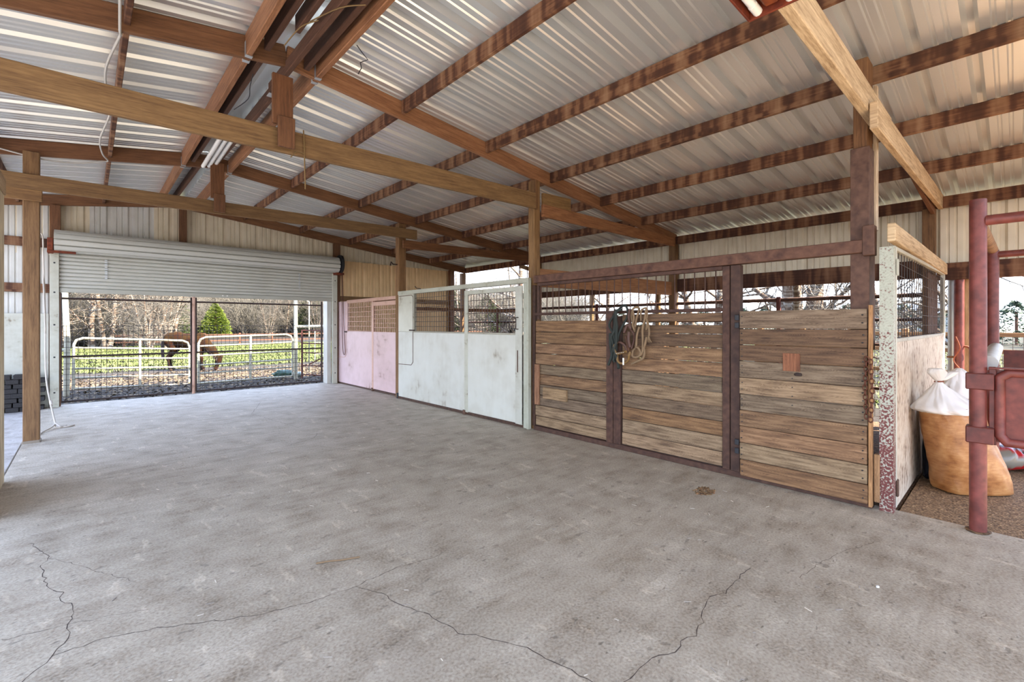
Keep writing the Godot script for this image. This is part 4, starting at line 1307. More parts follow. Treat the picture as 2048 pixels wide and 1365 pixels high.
# ------------------------------------------------------------------ stall side partition at the corner
func build_side_partition() -> void:
	var t := thing("partition", "stall side partition, worn whitewashed lower panel and dark wire mesh above", "partition")
	var z := -0.64
	# peeling corner post
	for seg in [[0.0, 0.5, "peeling_low"], [0.5, 0.8, "peeling_b"], [0.8, 1.1, "peeling"], [1.1, 1.35, "peeling_c"], [1.35, 1.985, "peeling_high"]]:
		box_part("corner_post", Vector3(4.40, seg[0], -0.70), Vector3(4.485, seg[1], -0.615), M[seg[2]], t, Color.WHITE, 0.001)
	for y in [0.1, 1.77]:
		box_part("hinge", Vector3(4.49, y, -0.632), Vector3(4.535, y + 0.13, -0.60), M.white_frame if y > 1.0 else M.brown_steel, t, Color(0.8, 0.8, 0.76), 0.006)
	box_part("lower_panel", Vector3(4.49, 0.0, z - 0.02), Vector3(8.1, 1.275, z + 0.02), M.panel_worn, t, Color.WHITE, 0.004)
	box_part("frame_edge", Vector3(4.49, 0.02, z - 0.022), Vector3(4.515, 1.99, z + 0.03), M.white_frame, t, Color(1.0, 0.98, 0.95), 0.003)
	box_part("frame_edge", Vector3(8.07, 1.2, z - 0.022), Vector3(8.1, 2.06, z + 0.022), M.white_frame, t, Color(0.95, 0.92, 0.88), 0.003)
	box_part("mid_rail", Vector3(4.515, 1.265, z - 0.022), Vector3(8.1, 1.295, z + 0.024), M.white_frame, t, Color(0.8, 0.74, 0.68), 0.003)
	timber("top_rail", Vector3(4.49, 1.985, z), Vector3(8.1, 2.055, z), 0.045, 0.03, M.white_frame, t)
	wire_grid("mesh", Vector3(4.515, 1.295, z), Vector3(3.555, 0, 0), Vector3(0, 0.70, 0), 25, 7, 0.003, M.wire_dark, t, 4)
	timber("top_board", Vector3(4.37, 2.085, z + 0.015), Vector3(8.15, 2.115, z + 0.015), 0.05, 0.135, M.pale, t, Color(1.0, 0.95, 0.84))
	box_part("dark_board", Vector3(7.0, 1.3, z - 0.07), Vector3(7.9, 2.0, z - 0.035), M.dark_wood, t, Color(1.1, 1.15, 1.15))

# ------------------------------------------------------------------ red pipe pen
func build_pipe_pen() -> void:
	var t := thing("pipe_pen", "red painted pipe frame with two posts and rails, beside shavings bag", "pipe frame")
	pipe_part("post", [Vector3(4.44, -0.02, -0.176), Vector3(4.44, 2.245, -0.176)], 0.044, M.red_pipe, t, 18)
	pipe_part("post", [Vector3(6.2, -0.02, -0.15), Vector3(6.2, 2.09, -0.15)], 0.044, M.red_pipe, t, 16)
	pipe_part("rail", [Vector3(4.44, 2.10, -0.14), Vector3(4.44, 2.10, 1.6)], 0.034, M.red_pipe, t, 14)
	pipe_part("rail", [Vector3(6.2, 2.05, -0.14), Vector3(6.2, 2.05, 1.6)], 0.03, M.red_pipe, t, 12)
	pipe_part("cross_pipe", [Vector3(4.45, 2.07, -0.17), Vector3(6.3, 2.10, -0.15)], 0.04, M.tan_pipe, t, 12)
	pipe_part("post", [Vector3(4.44, -0.02, 1.6), Vector3(4.44, 2.245, 1.6)], 0.044, M.red_pipe, t, 16)
	pipe_part("post", [Vector3(6.2, -0.02, 1.6), Vector3(6.2, 2.09, 1.6)], 0.044, M.red_pipe, t, 12)
	lumpy("weld_foot", Vector3(4.44, 0.005, -0.176), Vector3(0.062, 0.008, 0.062), M.dirt, t, 2)
	for y in [0.66, 1.02]:
		box_part("clamp", Vector3(4.39, y - 0.055, -0.235), Vector3(4.49, y + 0.055, -0.10), M.red_panel, t, Color(0.72, 0.66, 0.66), 0.006)
	# steel chute panel
	var c := thing("chute_panel", "red steel chute side with rounded tube edge, clamped to red post", "panel")
	box_part("sheet", Vector3(4.452, 0.62, -0.09), Vector3(4.46, 1.10, 1.55), M.red_panel, c, Color(0.96, 0.9, 0.88), 0.002)
	pipe_part("edge_tube", [Vector3(4.44, 1.085, 1.5), Vector3(4.44, 1.085, -0.03), Vector3(4.44, 1.05, -0.075), Vector3(4.44, 0.67, -0.075), Vector3(4.44, 0.625, -0.04), Vector3(4.44, 0.622, 1.5)], 0.03, M.red_pipe, c, 12)
	box_part("back_plate", Vector3(4.43, 0.6, -0.125), Vector3(4.45, 1.12, -0.09), M.red_panel, c, Color(0.7, 0.62, 0.62), 0.003)
	box_part("top_flange", Vector3(4.40, 1.108, -0.125), Vector3(4.46, 1.118, 1.5), M.red_panel, c, Color(0.9, 0.85, 0.85), 0.002)
	box_part("far_sheet", Vector3(6.16, 0.55, -0.08), Vector3(6.17, 1.17, 1.55), M.red_panel, c, Color(0.62, 0.56, 0.52), 0.002)
	pipe_part("roller_pipe", [Vector3(4.5, 1.14, -0.13), Vector3(6.15, 1.185, -0.13)], 0.05, M.grey_pipe, c, 14)

# ------------------------------------------------------------------ bags
func loft(called: String, rings: Array, m: Material, parent: Node, at: Vector3, turn: float, wrinkle := 0.0, sd := 1, closed_top := true, n := 40) -> MeshInstance3D:
	# rings: [y, dx, dz, half width, half depth, squareness]
	var noise := FastNoiseLite.new()
	noise.seed = sd
	noise.frequency = 1.0
	var st := new_st()
	st.set_smooth_group(0)
	var fine := []
	for i in rings.size() - 1:
		for k in 4:
			var r := []
			for j in 6:
				var a: float = rings[maxi(i - 1, 0)][j]
				var b: float = rings[i][j]
				var c: float = rings[i + 1][j]
				var d: float = rings[mini(i + 2, rings.size() - 1)][j]
				r.append(cubic_interpolate(b, c, a, d, k / 4.0))
			fine.append(r)
	fine.append(rings[rings.size() - 1])
	var P := func(i: int, k: int) -> Vector3:
		var r: Array = fine[i]
		var th := TAU * (k % n) / n
		var e: float = lerpf(1.0, 0.45, r[5])
		var cx := signf(cos(th)) * pow(absf(cos(th)), e)
		var cz := signf(sin(th)) * pow(absf(sin(th)), e)
		var w := 1.0 + wrinkle * (noise.get_noise_3d(cx * 3.0, r[0] * 9.0, cz * 3.0) + 0.6 * noise.get_noise_3d(cx * 9.0, r[0] * 3.0, cz * 9.0))
		return Vector3(r[1] + cx * r[3] * w, r[0], r[2] + cz * r[4] * w)
	for i in fine.size() - 1:
		for k in n:
			var q := [P.call(i, k), P.call(i, k + 1), P.call(i + 1, k + 1), P.call(i + 1, k)]
			for v in [q[0], q[2], q[3], q[0], q[1], q[2]]:
				st.set_color(Color.WHITE)
				st.set_uv(Vector2(v.x + v.z * 0.7, v.y))
				st.add_vertex(v)
	for cap in [[0, true], [fine.size() - 1, closed_top]]:
		if cap[1]:
			var r: Array = fine[cap[0]]
			var ctr := Vector3(r[1], r[0], r[2])
			for k in n:
				var q := [ctr, P.call(cap[0], k), P.call(cap[0], k + 1)]
				if cap[0] == 0:
					q = [ctr, q[2], q[1]]
				for v in q:
					st.set_color(Color.WHITE)
					st.set_uv(Vector2(v.x, v.z))
					st.add_vertex(v)
	st.index()
	st.generate_normals()
	return put(called, st, m, parent, Transform3D(Basis(Vector3.UP, turn), at))

func build_bags() -> void:
	# local x is towards the right of the photograph, local z towards the aisle
	var t := thing("shavings_bag", "tall clear plastic bag of tan wood shavings with twisted neck", "bag", Vector3(5.52, 0, -0.26))
	var turn := -0.742
	loft("shavings_body", [[0.0, 0.0, 0, 0.25, 0.14, 0.8], [0.025, 0.0, 0, 0.275, 0.16, 0.7], [0.2, -0.035, 0, 0.262, 0.175, 0.5], [0.42, -0.11, 0, 0.236, 0.17, 0.4], [0.62, -0.17, 0, 0.215, 0.16, 0.3], [0.71, -0.205, 0, 0.215, 0.15, 0.3]], M.shavings, t, Vector3.ZERO, turn, 0.05, 4, true, 48)
	loft("plastic_neck", [[0.66, -0.185, 0, 0.222, 0.168, 0.3], [0.69, -0.215, 0, 0.25, 0.165, 0.3], [0.745, -0.23, 0, 0.205, 0.13, 0.1], [0.82, -0.25, 0, 0.12, 0.08, 0], [0.89, -0.27, 0, 0.045, 0.036, 0], [0.92, -0.275, 0, 0.024, 0.024, 0], [0.95, -0.28, 0, 0.046, 0.035, 0], [0.995, -0.29, 0, 0.075, 0.045, 0], [1.03, -0.30, 0, 0.05, 0.045, 0]], M.film, t, Vector3.ZERO, turn, 0.13, 9, true, 64)
	loft("neck_ruffle", [[0.93, -0.25, 0, 0.03, 0.02, 0], [0.97, -0.2, 0, 0.055, 0.03, 0], [1.0, -0.165, 0, 0.045, 0.035, 0], [1.005, -0.16, 0, 0.01, 0.01, 0]], M.film, t, Vector3.ZERO, turn, 0.3, 12, true, 32)
	pipe_part("tie", [Vector3(-0.235, 0.92, -0.19), Vector3(-0.21, 0.922, -0.155), Vector3(-0.18, 0.92, -0.165), Vector3(-0.18, 0.92, -0.205), Vector3(-0.22, 0.918, -0.21)], 0.006, M.rusty, t, 5)
	t = thing("shavings_bag", "second clear plastic bag half hidden behind the tan shavings bag", "bag", Vector3(6.05, 0, -0.38))
	loft("bag_body", [[0.0, 0.02, 0, 0.20, 0.15, 0.8], [0.05, 0.02, 0, 0.22, 0.17, 0.7], [0.4, 0.0, 0, 0.21, 0.17, 0.5], [0.68, 0.0, 0, 0.2, 0.15, 0.3], [0.74, 0, 0, 0.15, 0.1, 0.2]], M.shavings, t, Vector3.ZERO, turn, 0.06, 14, true, 36)
	loft("plastic_neck", [[0.72, 0, 0, 0.17, 0.12, 0.2], [0.82, 0.0, 0, 0.14, 0.1, 0.1], [0.9, 0.0, 0, 0.09, 0.07, 0], [0.95, 0.01, 0, 0.07, 0.05, 0], [0.99, 0.02, 0, 0.02, 0.02, 0]], M.film, t, Vector3.ZERO, turn, 0.25, 15, true, 40)
	t = thing("dark_sack", "dark plastic sack squeezed between whitewashed partition and shavings bag", "sack", Vector3(5.72, 0, -0.50))
	loft("sack_body", [[0.0, 0, 0, 0.11, 0.08, 0.5], [0.05, 0, 0, 0.13, 0.09, 0.4], [0.35, -0.01, 0, 0.12, 0.085, 0.2], [0.62, -0.02, 0, 0.10, 0.07, 0.1], [0.74, -0.02, 0, 0.04, 0.03, 0]], M.black_plastic, t, Vector3.ZERO, 0.0, 0.14, 21, true, 36)
	# glossy feed bag on the gravel: pale film with red and dark green bands
	t = thing("feed_bag", "glossy feed bag with red and green bands lying under red chute", "bag", Vector3(6.72, 0.0, 0.02))
	var noise := FastNoiseLite.new()
	noise.seed = 31
	noise.frequency = 2.2
	var st := new_st()
	st.set_smooth_group(0)
	var nu := 48
	var nv := 28
	var P := func(i: int, k: int) -> Vector3:
		var u := -1.0 + 2.0 * i / nu
		var th := TAU * (k % nv) / nv
		var w := 1.0 - pow(absf(u), 6.0)
		var v := Vector3(u * 0.42, sin(th) * (0.012 + 0.12 * pow(w, 0.6)), cos(th) * 0.24 * (0.85 + 0.15 * w))
		v += Vector3.ONE * 0.025 * noise.get_noise_3dv(v * 3.0)
		v.y = maxf(v.y + 0.115, 0.0)
		return v
	for i in nu:
		for k in nv:
			var a: Vector3 = P.call(i, k)
			var b: Vector3 = P.call(i + 1, k)
			var c: Vector3 = P.call(i + 1, k + 1)
			var d: Vector3 = P.call(i, k + 1)
			for v in [a, c, b, a, d, c]:
				var s: float = fposmod(v.x * 0.9 - v.z * 1.1 + 0.03 * sin(v.x * 14.0) + 0.3, 0.56) - 0.24
				var col := lin(112, 92, 78)
				if s > -0.22 and s < -0.08:
					col = lin(168, 28, 32)
				elif s >= -0.08 and s < 0.08:
					col = lin(18, 46, 38)
				elif s >= 0.08 and s < 0.2:
					col = lin(132, 128, 118)
				elif s >= 0.2 and s < 0.27:
					col = lin(168, 28, 32)
				elif s >= 0.27:
					col = lin(18, 46, 38)
				st.set_color(col)
				st.set_uv(Vector2(v.x, v.z))
				st.add_vertex(v)
	st.index()
	st.generate_normals()
	put("bag_body", st, M.feed, t, Transform3D(Basis(Vector3.UP, -0.9), Vector3.ZERO))

# ------------------------------------------------------------------ backs of the stalls, seen through the bars
func build_stall_backs() -> void:
	for b in [[-4.33, -0.85, "pipe and wire fence closing back of plank stall under the eave"], [-7.93, -4.47, "pipe and wire fence closing back of white steel stall under the eave"], [-11.0, -8.07, "pipe and wire fence closing back of pink stall under the eave"]]:
		var t := thing("back_fence", b[2], "fence")
		for y in [0.5, 1.12, 1.47, 1.80]:
			pipe_part("rail", [Vector3(8.22, y, b[0]), Vector3(8.22, y, b[1])], 0.03 if y > 1.6 else 0.022, M.brown_steel, t, 8, false, Color(0.75, 0.7, 0.7))
		wire_grid("wire_mesh", Vector3(8.25, 0.1, b[0]), Vector3(0, 0, b[1] - b[0]), Vector3(0, 1.62, 0), 34, 14, 0.003, M.wire_dark, t)
		pipe_part("post", [Vector3(8.2, -0.05, lerpf(b[0], b[1], 0.5)), Vector3(8.2, 1.85, lerpf(b[0], b[1], 0.5))], 0.035, M.red_gate, t, 8)
	# divider between the plank stall and the white stall
	var t := thing("stall_divider", "wide orange-brown divider board spanning behind the upright bars", "divider")
	timber("board", Vector3(4.54, 2.045, -4.42), Vector3(8.13, 2.085, -4.42), 0.04, 0.25, M.rafter_right, t, Color(1.15, 1.05, 0.95))
	for i in 8:
		timber("board", Vector3(4.54, 0.1 + i * 0.16, -4.45), Vector3(8.13, 0.1 + i * 0.16, -4.45), 0.036, 0.152, M.board, t, jit(lin(166, 134, 100)))
	t = thing("stall_divider", "brown board divider behind pink and white stalls", "divider")
	for i in 7:
		timber("board", Vector3(4.6, 0.1 + i * 0.155, -8.07), Vector3(8.12, 0.1 + i * 0.155, -8.07), 0.036, 0.148, M.board, t, jit(lin(150, 112, 84)))
	timber("rail", Vector3(4.6, 1.72, -8.07), Vector3(8.12, 1.72, -8.07), 0.036, 0.07, M.board, t, lin(160, 120, 92))
	# bits seen through the white stall
	t = thing("hanging_bucket", "pale feed pan hanging on chain behind white stall grille", "bucket", Vector3(7.05, 1.97, -7.2))
	loft("pan", [[0.0, 0, 0, 0.17, 0.17, 0], [0.04, 0, 0, 0.2, 0.2, 0], [0.10, 0, 0, 0.15, 0.15, 0], [0.13, 0, 0, 0.03, 0.03, 0]], M.dark_wood, t, Vector3.ZERO, 0, 0, 1, true, 20)
	pipe_part("chain", [Vector3(0, 0.12, 0), Vector3(0, 1.15, 0)], 0.008, M.chain, t, 5)
	# low lean-to roof past the end of the eave
	var l := thing("lean_to", "white sheet lean-to roof on posts beyond the pink stall back", "lean-to")
	for i in 5:
		put("roof_sheet", sheet_mesh(3.0), M.roof, l, Transform3D(Basis(Vector3(0.98, -0.19, 0), Vector3(0.19, 0.98, 0), Vector3.BACK), Vector3(8.7, 3.02, -8.9 + i * 0.915)))
	for z in [-8.85, -6.6, -4.5]:
		timber("rafter", Vector3(8.4, 2.96, z), Vector3(11.6, 2.34, z), 0.04, 0.1, M.tie, l)
		box_part("post", Vector3(11.4, -0.2, z - 0.05), Vector3(11.5, 2.32, z + 0.05), M.tie, l)

# ------------------------------------------------------------------ the yard to the right
func build_outside_right() -> void:
	var t := thing("steel_post", "red steel post at the end of the whitewashed partition", "post")
	pipe_part("shaft", [Vector3(8.28, -0.1, -0.50), Vector3(8.28, 2.0, -0.50)], 0.05, M.red_pipe, t, 12)
	pipe_part("wire_scrap", [Vector3(8.1, 1.25, -0.52), Vector3(8.08, 1.1, -0.48), Vector3(8.1, 0.95, -0.54), Vector3(8.06, 0.8, -0.46), Vector3(8.1, 0.62, -0.5), Vector3(8.0, 0.4, -0.5)], 0.006, M.rusty, t, 5, true)
	t = thing("gate_post", "pale tan wooden post behind front red pipe post", "post")
	box_part("shaft", Vector3(8.35, -0.1, -0.52), Vector3(8.5, 2.4, -0.34), M.pale, t, Color(1.0, 0.86, 0.62))
	pipe_part("steel_side", [Vector3(8.38, -0.1, -0.56), Vector3(8.38, 2.3, -0.56)], 0.055, M.galv, t, 8)
	pipe_part("latch", [Vector3(8.3, 1.13, -0.5), Vector3(8.25, 1.12, -0.42), Vector3(8.3, 1.06, -0.36)], 0.014, M.rusty, t, 6)
	for y in [0.5, 0.72, 0.98]:
		pipe_part("latch_bar", [Vector3(8.32, y, -0.62), Vector3(8.32, y, -0.5)], 0.014, M.tan_pipe, t, 6)
	# wire panel fence out in the yard
	t = thing("yard_fence", "brown timber and wire fence in bright yard behind red pipe frame", "fence")
	for i in 8:
		var z := -4.2 + i * 0.9
		box_part("post", Vector3(12.0, gy(12, 0) - 0.1, z - 0.05), Vector3(12.1, 1.32, z + 0.05), M.tie, t, Color(1.0, 0.8, 0.6))
	for y in [0.5, 0.92, 1.22]:
		timber("rail", Vector3(11.97, y, -4.3), Vector3(11.97, y, 2.2), 0.04, 0.075, M.tie, t, Color(0.9, 0.75, 0.6))
	wire_grid("wire_mesh", Vector3(12.02, -0.1, -4.2), Vector3(0, 0, 6.3), Vector3(0, 1.3, 0), 50, 9, 0.004, M.wire_dark, t)
	t = thing("wood_gate", "orange-brown board gate standing open beside tan wooden post", "gate")
	for i in 5:
		timber("board", Vector3(8.55, 0.12 + i * 0.22, -0.30), Vector3(10.6, 0.12 + i * 0.22, -0.52), 0.03, 0.14, M.tie, t, jit(Color(1.1, 0.8, 0.5)))
	timber("upright", Vector3(8.6, 0.0, -0.26), Vector3(8.6, 1.2, -0.26), 0.04, 0.1, M.tie, t, Color(1.1, 0.8, 0.5))
	timber("upright", Vector3(10.5, 0.0, -0.46), Vector3(10.5, 1.2, -0.46), 0.04, 0.1, M.tie, t, Color(1.1, 0.8, 0.5))
	# a shed far off
	t = thing("far_shed", "small pale blue-grey shed far across the yard", "shed", Vector3(58, gy(44, 0), -6.0))
	box_part("walls", Vector3(-2.5, 0, -3), Vector3(2.5, 2.6, 3), M.galv, t, Color(0.9, 0.95, 1.0))
	for s in [-1.0, 1.0]:
		timber("roof_slope", Vector3(s * 2.9, 2.5, 0), Vector3(0, 3.5, 0), 6.4, 0.08, M.galv, t, Color(0.6, 0.65, 0.75))

# ------------------------------------------------------------------ tack hung on the bars
func strand(called: String, pts: Array, r: float, m: Material, t: Node, dx := 0.0, flat := 1.0) -> void:
	var v := []
	for i in pts.size():
		v.append(Vector3(SX - 0.05 - dx - 0.012 * sin(i * 1.7), pts[i][1], pts[i][0]))
	var c: Vector3 = v[0]
	for i in v.size():
		v[i] -= c
	var st := new_st()
	tube(st, curve(v, 5), r, 7)
	var b := Basis.from_scale(Vector3(1, 1, 1))
	put(called, st, m, t, Transform3D(b, c))

func build_tack() -> void:
	var t := thing("halter", "dark teal braided halter hanging on mid rail of plank stall", "halter")
	strand("crown_loop", [[-3.067, 1.312], [-3.108, 1.401], [-3.059, 1.497], [-2.989, 1.576], [-2.920, 1.614], [-2.882, 1.595], [-2.878, 1.544], [-2.886, 1.480], [-2.946, 1.364], [-2.989, 1.276], [-3.006, 1.203]], 0.013, M.teal, t)
	strand("cheek_strap", [[-2.937, 1.567], [-3.006, 1.547], [-3.032, 1.467], [-3.015, 1.378], [-3.032, 1.320], [-3.067, 1.260], [-3.050, 1.164], [-3.067, 1.082], [-3.076, 1.015], [-3.112, 0.946]], 0.016, M.teal, t, 0.02)
	strand("cheek_strap", [[-3.006, 1.569], [-2.997, 1.459], [-2.997, 1.379], [-3.006, 1.276], [-2.997, 1.203], [-3.023, 1.129], [-3.006, 1.056], [-2.980, 0.962], [-2.963, 0.920]], 0.017, M.teal, t, 0.03)
	strand("throat_strap", [[-3.094, 1.304], [-3.085, 1.200], [-3.076, 1.089], [-3.041, 0.981]], 0.018, M.teal, t, 0.01)
	strand("throat_strap", [[-3.03, 1.5], [-3.02, 1.4], [-3.045, 1.28], [-3.02, 1.16], [-3.045, 1.0]], 0.018, M.teal, t, 0.015)
	t = thing("halter", "worn brown leather halter hanging between teal halter and ropes", "halter")
	strand("crown_strap", [[-2.842, 1.572], [-2.849, 1.494], [-2.846, 1.42], [-2.836, 1.350], [-2.869, 1.40], [-2.911, 1.314]], 0.017, M.leather, t)
	strand("cheek_strap", [[-2.844, 1.322], [-2.840, 1.236], [-2.832, 1.157]], 0.018, M.leather, t, 0.02)
	strand("cheek_strap", [[-2.836, 1.350], [-2.803, 1.322], [-2.791, 1.280], [-2.803, 1.223], [-2.82, 1.14]], 0.012, M.leather, t)
	strand("nose_strap", [[-2.989, 1.203], [-2.94, 1.2], [-2.9, 1.16], [-2.89, 1.10]], 0.016, M.leather, t)
	strand("nose_strap", [[-2.9, 1.27], [-2.87, 1.2], [-2.87, 1.12]], 0.02, M.dark_wood, t, -0.01)
	t = thing("noseband", "gold-brown studded noseband with bright buckle below leather halter", "noseband")
	strand("band", [[-2.99, 1.203], [-3.02, 1.158], [-3.006, 1.085], [-2.946, 1.088], [-2.869, 1.110]], 0.014, M.gold, t, 0.03)
	strand("band", [[-2.828, 1.105], [-2.835, 1.07], [-2.85, 1.03], [-2.882, 0.995], [-2.94, 0.975], [-2.98, 1.0], [-3.0, 1.06]], 0.013, M.gold, t, 0.02)
	for i in 5:
		lumpy("stud", Vector3(SX - 0.10, 1.082 + 0.004 * i, -2.985 + i * 0.022), Vector3(0.006, 0.006, 0.006), M.steel_bright, t, 2, 0.0, 8, 6)
	box_part("buckle", Vector3(SX - 0.105, 0.96, -2.905), Vector3(SX - 0.095, 1.04, -2.885), M.steel_bright, t)
	t = thing("rope", "thick beige rope looped over bars next to leather halter", "rope")
	strand("loop", [[-2.779, 1.379], [-2.754, 1.471], [-2.734, 1.563], [-2.762, 1.588], [-2.803, 1.568], [-2.815, 1.472], [-2.791, 1.379], [-2.791, 1.322]], 0.013, M.rope, t)
	strand("loop", [[-2.80, 1.56], [-2.775, 1.47], [-2.80, 1.40], [-2.78, 1.34]], 0.012, M.rope, t, 0.02)
	t = thing("rope", "beige rope with open coiled ring at its lower end", "rope")
	strand("ring", [[-2.718, 1.376], [-2.742, 1.281], [-2.762, 1.160], [-2.803, 1.116], [-2.795, 1.059], [-2.738, 1.055], [-2.690, 1.106], [-2.682, 1.226], [-2.674, 1.352], [-2.651, 1.463], [-2.643, 1.57]], 0.012, M.rope, t, 0.015)
	strand("ring", [[-2.762, 1.160], [-2.72, 1.15], [-2.705, 1.10], [-2.735, 1.06]], 0.012, M.rope, t, 0.02)
	t = thing("rope", "frayed beige rope hanging outermost, away from the teal halter", "rope")
	strand("loop", [[-2.706, 1.443], [-2.698, 1.548], [-2.651, 1.578], [-2.643, 1.539], [-2.635, 1.477], [-2.658, 1.456], [-2.662, 1.380], [-2.651, 1.352], [-2.627, 1.394], [-2.635, 1.463], [-2.619, 1.352], [-2.612, 1.283]], 0.011, M.rope, t)
	strand("tail", [[-2.639, 1.269], [-2.651, 1.199], [-2.674, 1.156], [-2.674, 1.100], [-2.682, 1.044], [-2.754, 1.005], [-2.828, 0.972]], 0.013, M.rope, t)
	for k in 4:
		strand("frayed_end", [[-2.615, 1.29], [-2.62 + k * 0.008, 1.25], [-2.626 + k * 0.014, 1.215]], 0.004, M.rope, t)

# ------------------------------------------------------------------ left corner: door edge and pavers
func build_left_corner() -> void:
	var t := thing("cream_door", "edge of a cream-painted board door at the pale slab", "door")
	box_part("leaf", Vector3(-0.60, 0.0, -6.08), Vector3(-0.549, 2.55, -4.9), M.cream, t, Color.WHITE)
	box_part("head_block", Vector3(-0.61, 2.551, -6.1), Vector3(-0.54, 2.70, -4.9), M.pale, t, Color(0.9, 0.82, 0.7))
	# pavers stacked against the lining panel
	var st := new_st()
	cbox(st, Vector3(0.145, 0.074, 0.2), Transform3D.IDENTITY, 0.006)
	var first: Node3D = null
	var lbl := "dark blue-grey paver, bottom course at the floor, first from the wooden post"
	for row in 8:
		for i in 5:
			var x := -0.60 - i * 0.153 - (0.07 if row % 2 == 1 else 0.0) + rng.randf_range(-0.012, 0.012)
			if first == null:
				first = put("paver", st, M.paver, self)
				tag(first, lbl, "paver", "dark pavers stacked under the lining panel")
				first.position = Vector3(x, 0.026, -10.98)
			else:
				lbl = "dark blue-grey paver, %s course from the floor, %s from the wooden post" % [ORD[row], ORD[i]]
				dup(first, Vector3(x, 0.026 + row * 0.0755, -10.98 + rng.randf_range(-0.02, 0.03)), 0.0, lbl)

# ------------------------------------------------------------------ things up among the rafters
func build_rafter_clutter() -> void:
	# boards stored along the ridge
	var specs := [[1.12, 3.80, -4.3, 1.2, 0.045, 0.15, "bark-edged brown board lying in ridge close to cream-lit ridge beam"], [1.31, 3.69, -4.9, 1.0, 0.045, 0.11, "brown two-by-four hanging lowest in the ridge slot above king board"], [1.24, 3.81, -3.9, 1.0, 0.04, 0.14, "dark board on edge behind lowest ridge two-by-four"], [1.46, 3.77, -4.35, 1.4, 0.05, 0.13, "rough bark-covered slab board beside the bent black wire"], [1.10, 3.78, -7.9, -4.5, 0.045, 0.14, "dark board stored along ridge over middle bay"], [1.38, 3.79, -7.9, -5.2, 0.04, 0.13, "brown board stored along ridge beside white plastic pipes"], [1.2, 3.8, -11.0, -8.1, 0.04, 0.13, "dark board stored along ridge by the roller door"]]
	for s in specs:
		var t := thing("ridge_board", s[6], "board")
		timber("board", Vector3(s[0], s[1], s[2]), Vector3(s[0] + 0.02, s[1] + 0.005, s[3]), s[4], s[5], M.dark_wood, t, jit(Color(1.7, 1.55, 1.42), 0.18))
		if s[0] == 1.31:
			box_part("end_strap", Vector3(1.28, 3.625, -4.93), Vector3(1.35, 3.632, -4.84), M.galv, t)
	for i in 3:
		var p := thing("plastic_pipe", ["white plastic pipe in ridge slot, lowest of three", "white plastic pipe in ridge slot, middle of three", "white plastic pipe in ridge slot, topmost of three"][i], "pipe", Vector3.ZERO, 0.0, "white plastic pipes in the ridge")
		pipe_part("pipe", [Vector3(1.22 + i * 0.07, 3.68 + i * 0.02, -7.9), Vector3(1.20 + i * 0.07, 3.71 + i * 0.02, -6.4)], 0.026, M.pvc, p, 12)
	# wires
	var t := thing("electric_cable", "grey cable draped along purlin and across to wooden post", "cable")
	var c := [Vector3(0.16, rb(0.2) + 0.06, -2.6), Vector3(0.14, rb(0.2) + 0.02, -3.4), Vector3(0.17, rb(0.2) - 0.01, -4.38), Vector3(0.175, rb(0.2) - 0.005, -4.45), Vector3(0.11, rb(0.2) - 0.03, -5.0), Vector3(0.12, rb(0.2) - 0.05, -5.4), Vector3(0.18, rb(0.2) + 0.01, -5.75), Vector3(0.16, rb(0.2) + 0.03, -6.4), Vector3(0.10, rb(0.2) - 0.04, -7.0), Vector3(0.13, rb(0.2) - 0.06, -7.5), Vector3(0.19, rb(0.2) - 0.02, -7.92), Vector3(0.1, 3.49, -7.93), Vector3(-0.1, 3.42, -7.94), Vector3(-0.4, 3.40, -7.95), Vector3(-0.8, 3.45, -7.95)]
	pipe_part("cable", c, 0.009, M.cable, t, 6, true)
	t = thing("twine", "tan baling twine hanging from golden-brown beam beside king board", "twine")
	pipe_part("strand", [Vector3(1.42, 3.14, -4.31), Vector3(1.425, 3.0, -4.30), Vector3(1.43, 2.85, -4.31), Vector3(1.44, 2.62, -4.32)], 0.006, M.cable_tan, t, 5, true)
	pipe_part("strand", [Vector3(1.425, 2.93, -4.3), Vector3(1.36, 2.93, -4.3), Vector3(1.31, 2.87, -4.3)], 0.005, M.cable_tan, t, 5, true)
	t = thing("twine", "tan baling twine looped between boards in the ridge slot", "twine")
	pipe_part("strand", [Vector3(1.17, 3.66, -4.0), Vector3(1.2, 3.68, -3.7), Vector3(1.26, 3.66, -3.5)], 0.005, M.cable_tan, t, 5, true)
	pipe_part("strand", [Vector3(1.24, 3.7, -3.62), Vector3(1.3, 3.62, -3.2), Vector3(1.42, 3.62, -3.05)], 0.005, M.cable_tan, t, 5, true)
	t = thing("wire_scrap", "bent black wire dangling from ridge beam against roof sheets", "wire")
	pipe_part("strand", [Vector3(1.60, 3.66, -3.6), Vector3(1.63, 3.61, -3.58), Vector3(1.68, 3.56, -3.57), Vector3(1.63, 3.53, -3.6), Vector3(1.64, 3.49, -3.6), Vector3(1.62, 3.44, -3.62)], 0.004, M.black, t, 5)
	t = thing("wire_scrap", "thin dark wire hanging in the middle bay ridge slot", "wire")
	pipe_part("strand", [Vector3(1.12, 3.74, -4.7), Vector3(1.13, 3.66, -4.9), Vector3(1.16, 3.62, -5.1), Vector3(1.10, 3.60, -5.4)], 0.004, M.black, t, 5, true)
	t = thing("hook", "small iron hook on brown post above white stall rail", "hook")
	pipe_part("shank", [Vector3(4.42, 2.56, -8.06), Vector3(4.30, 2.56, -8.06), Vector3(4.26, 2.6, -8.06), Vector3(4.24, 2.53, -8.05)], 0.012, M.gate_steel, t, 6)
	# old two-tube light fitting
	t = thing("tube_light", "rusty two-tube light fitting fixed under roof purlin", "light fitting", Vector3(1.70, 2.90, -0.77))
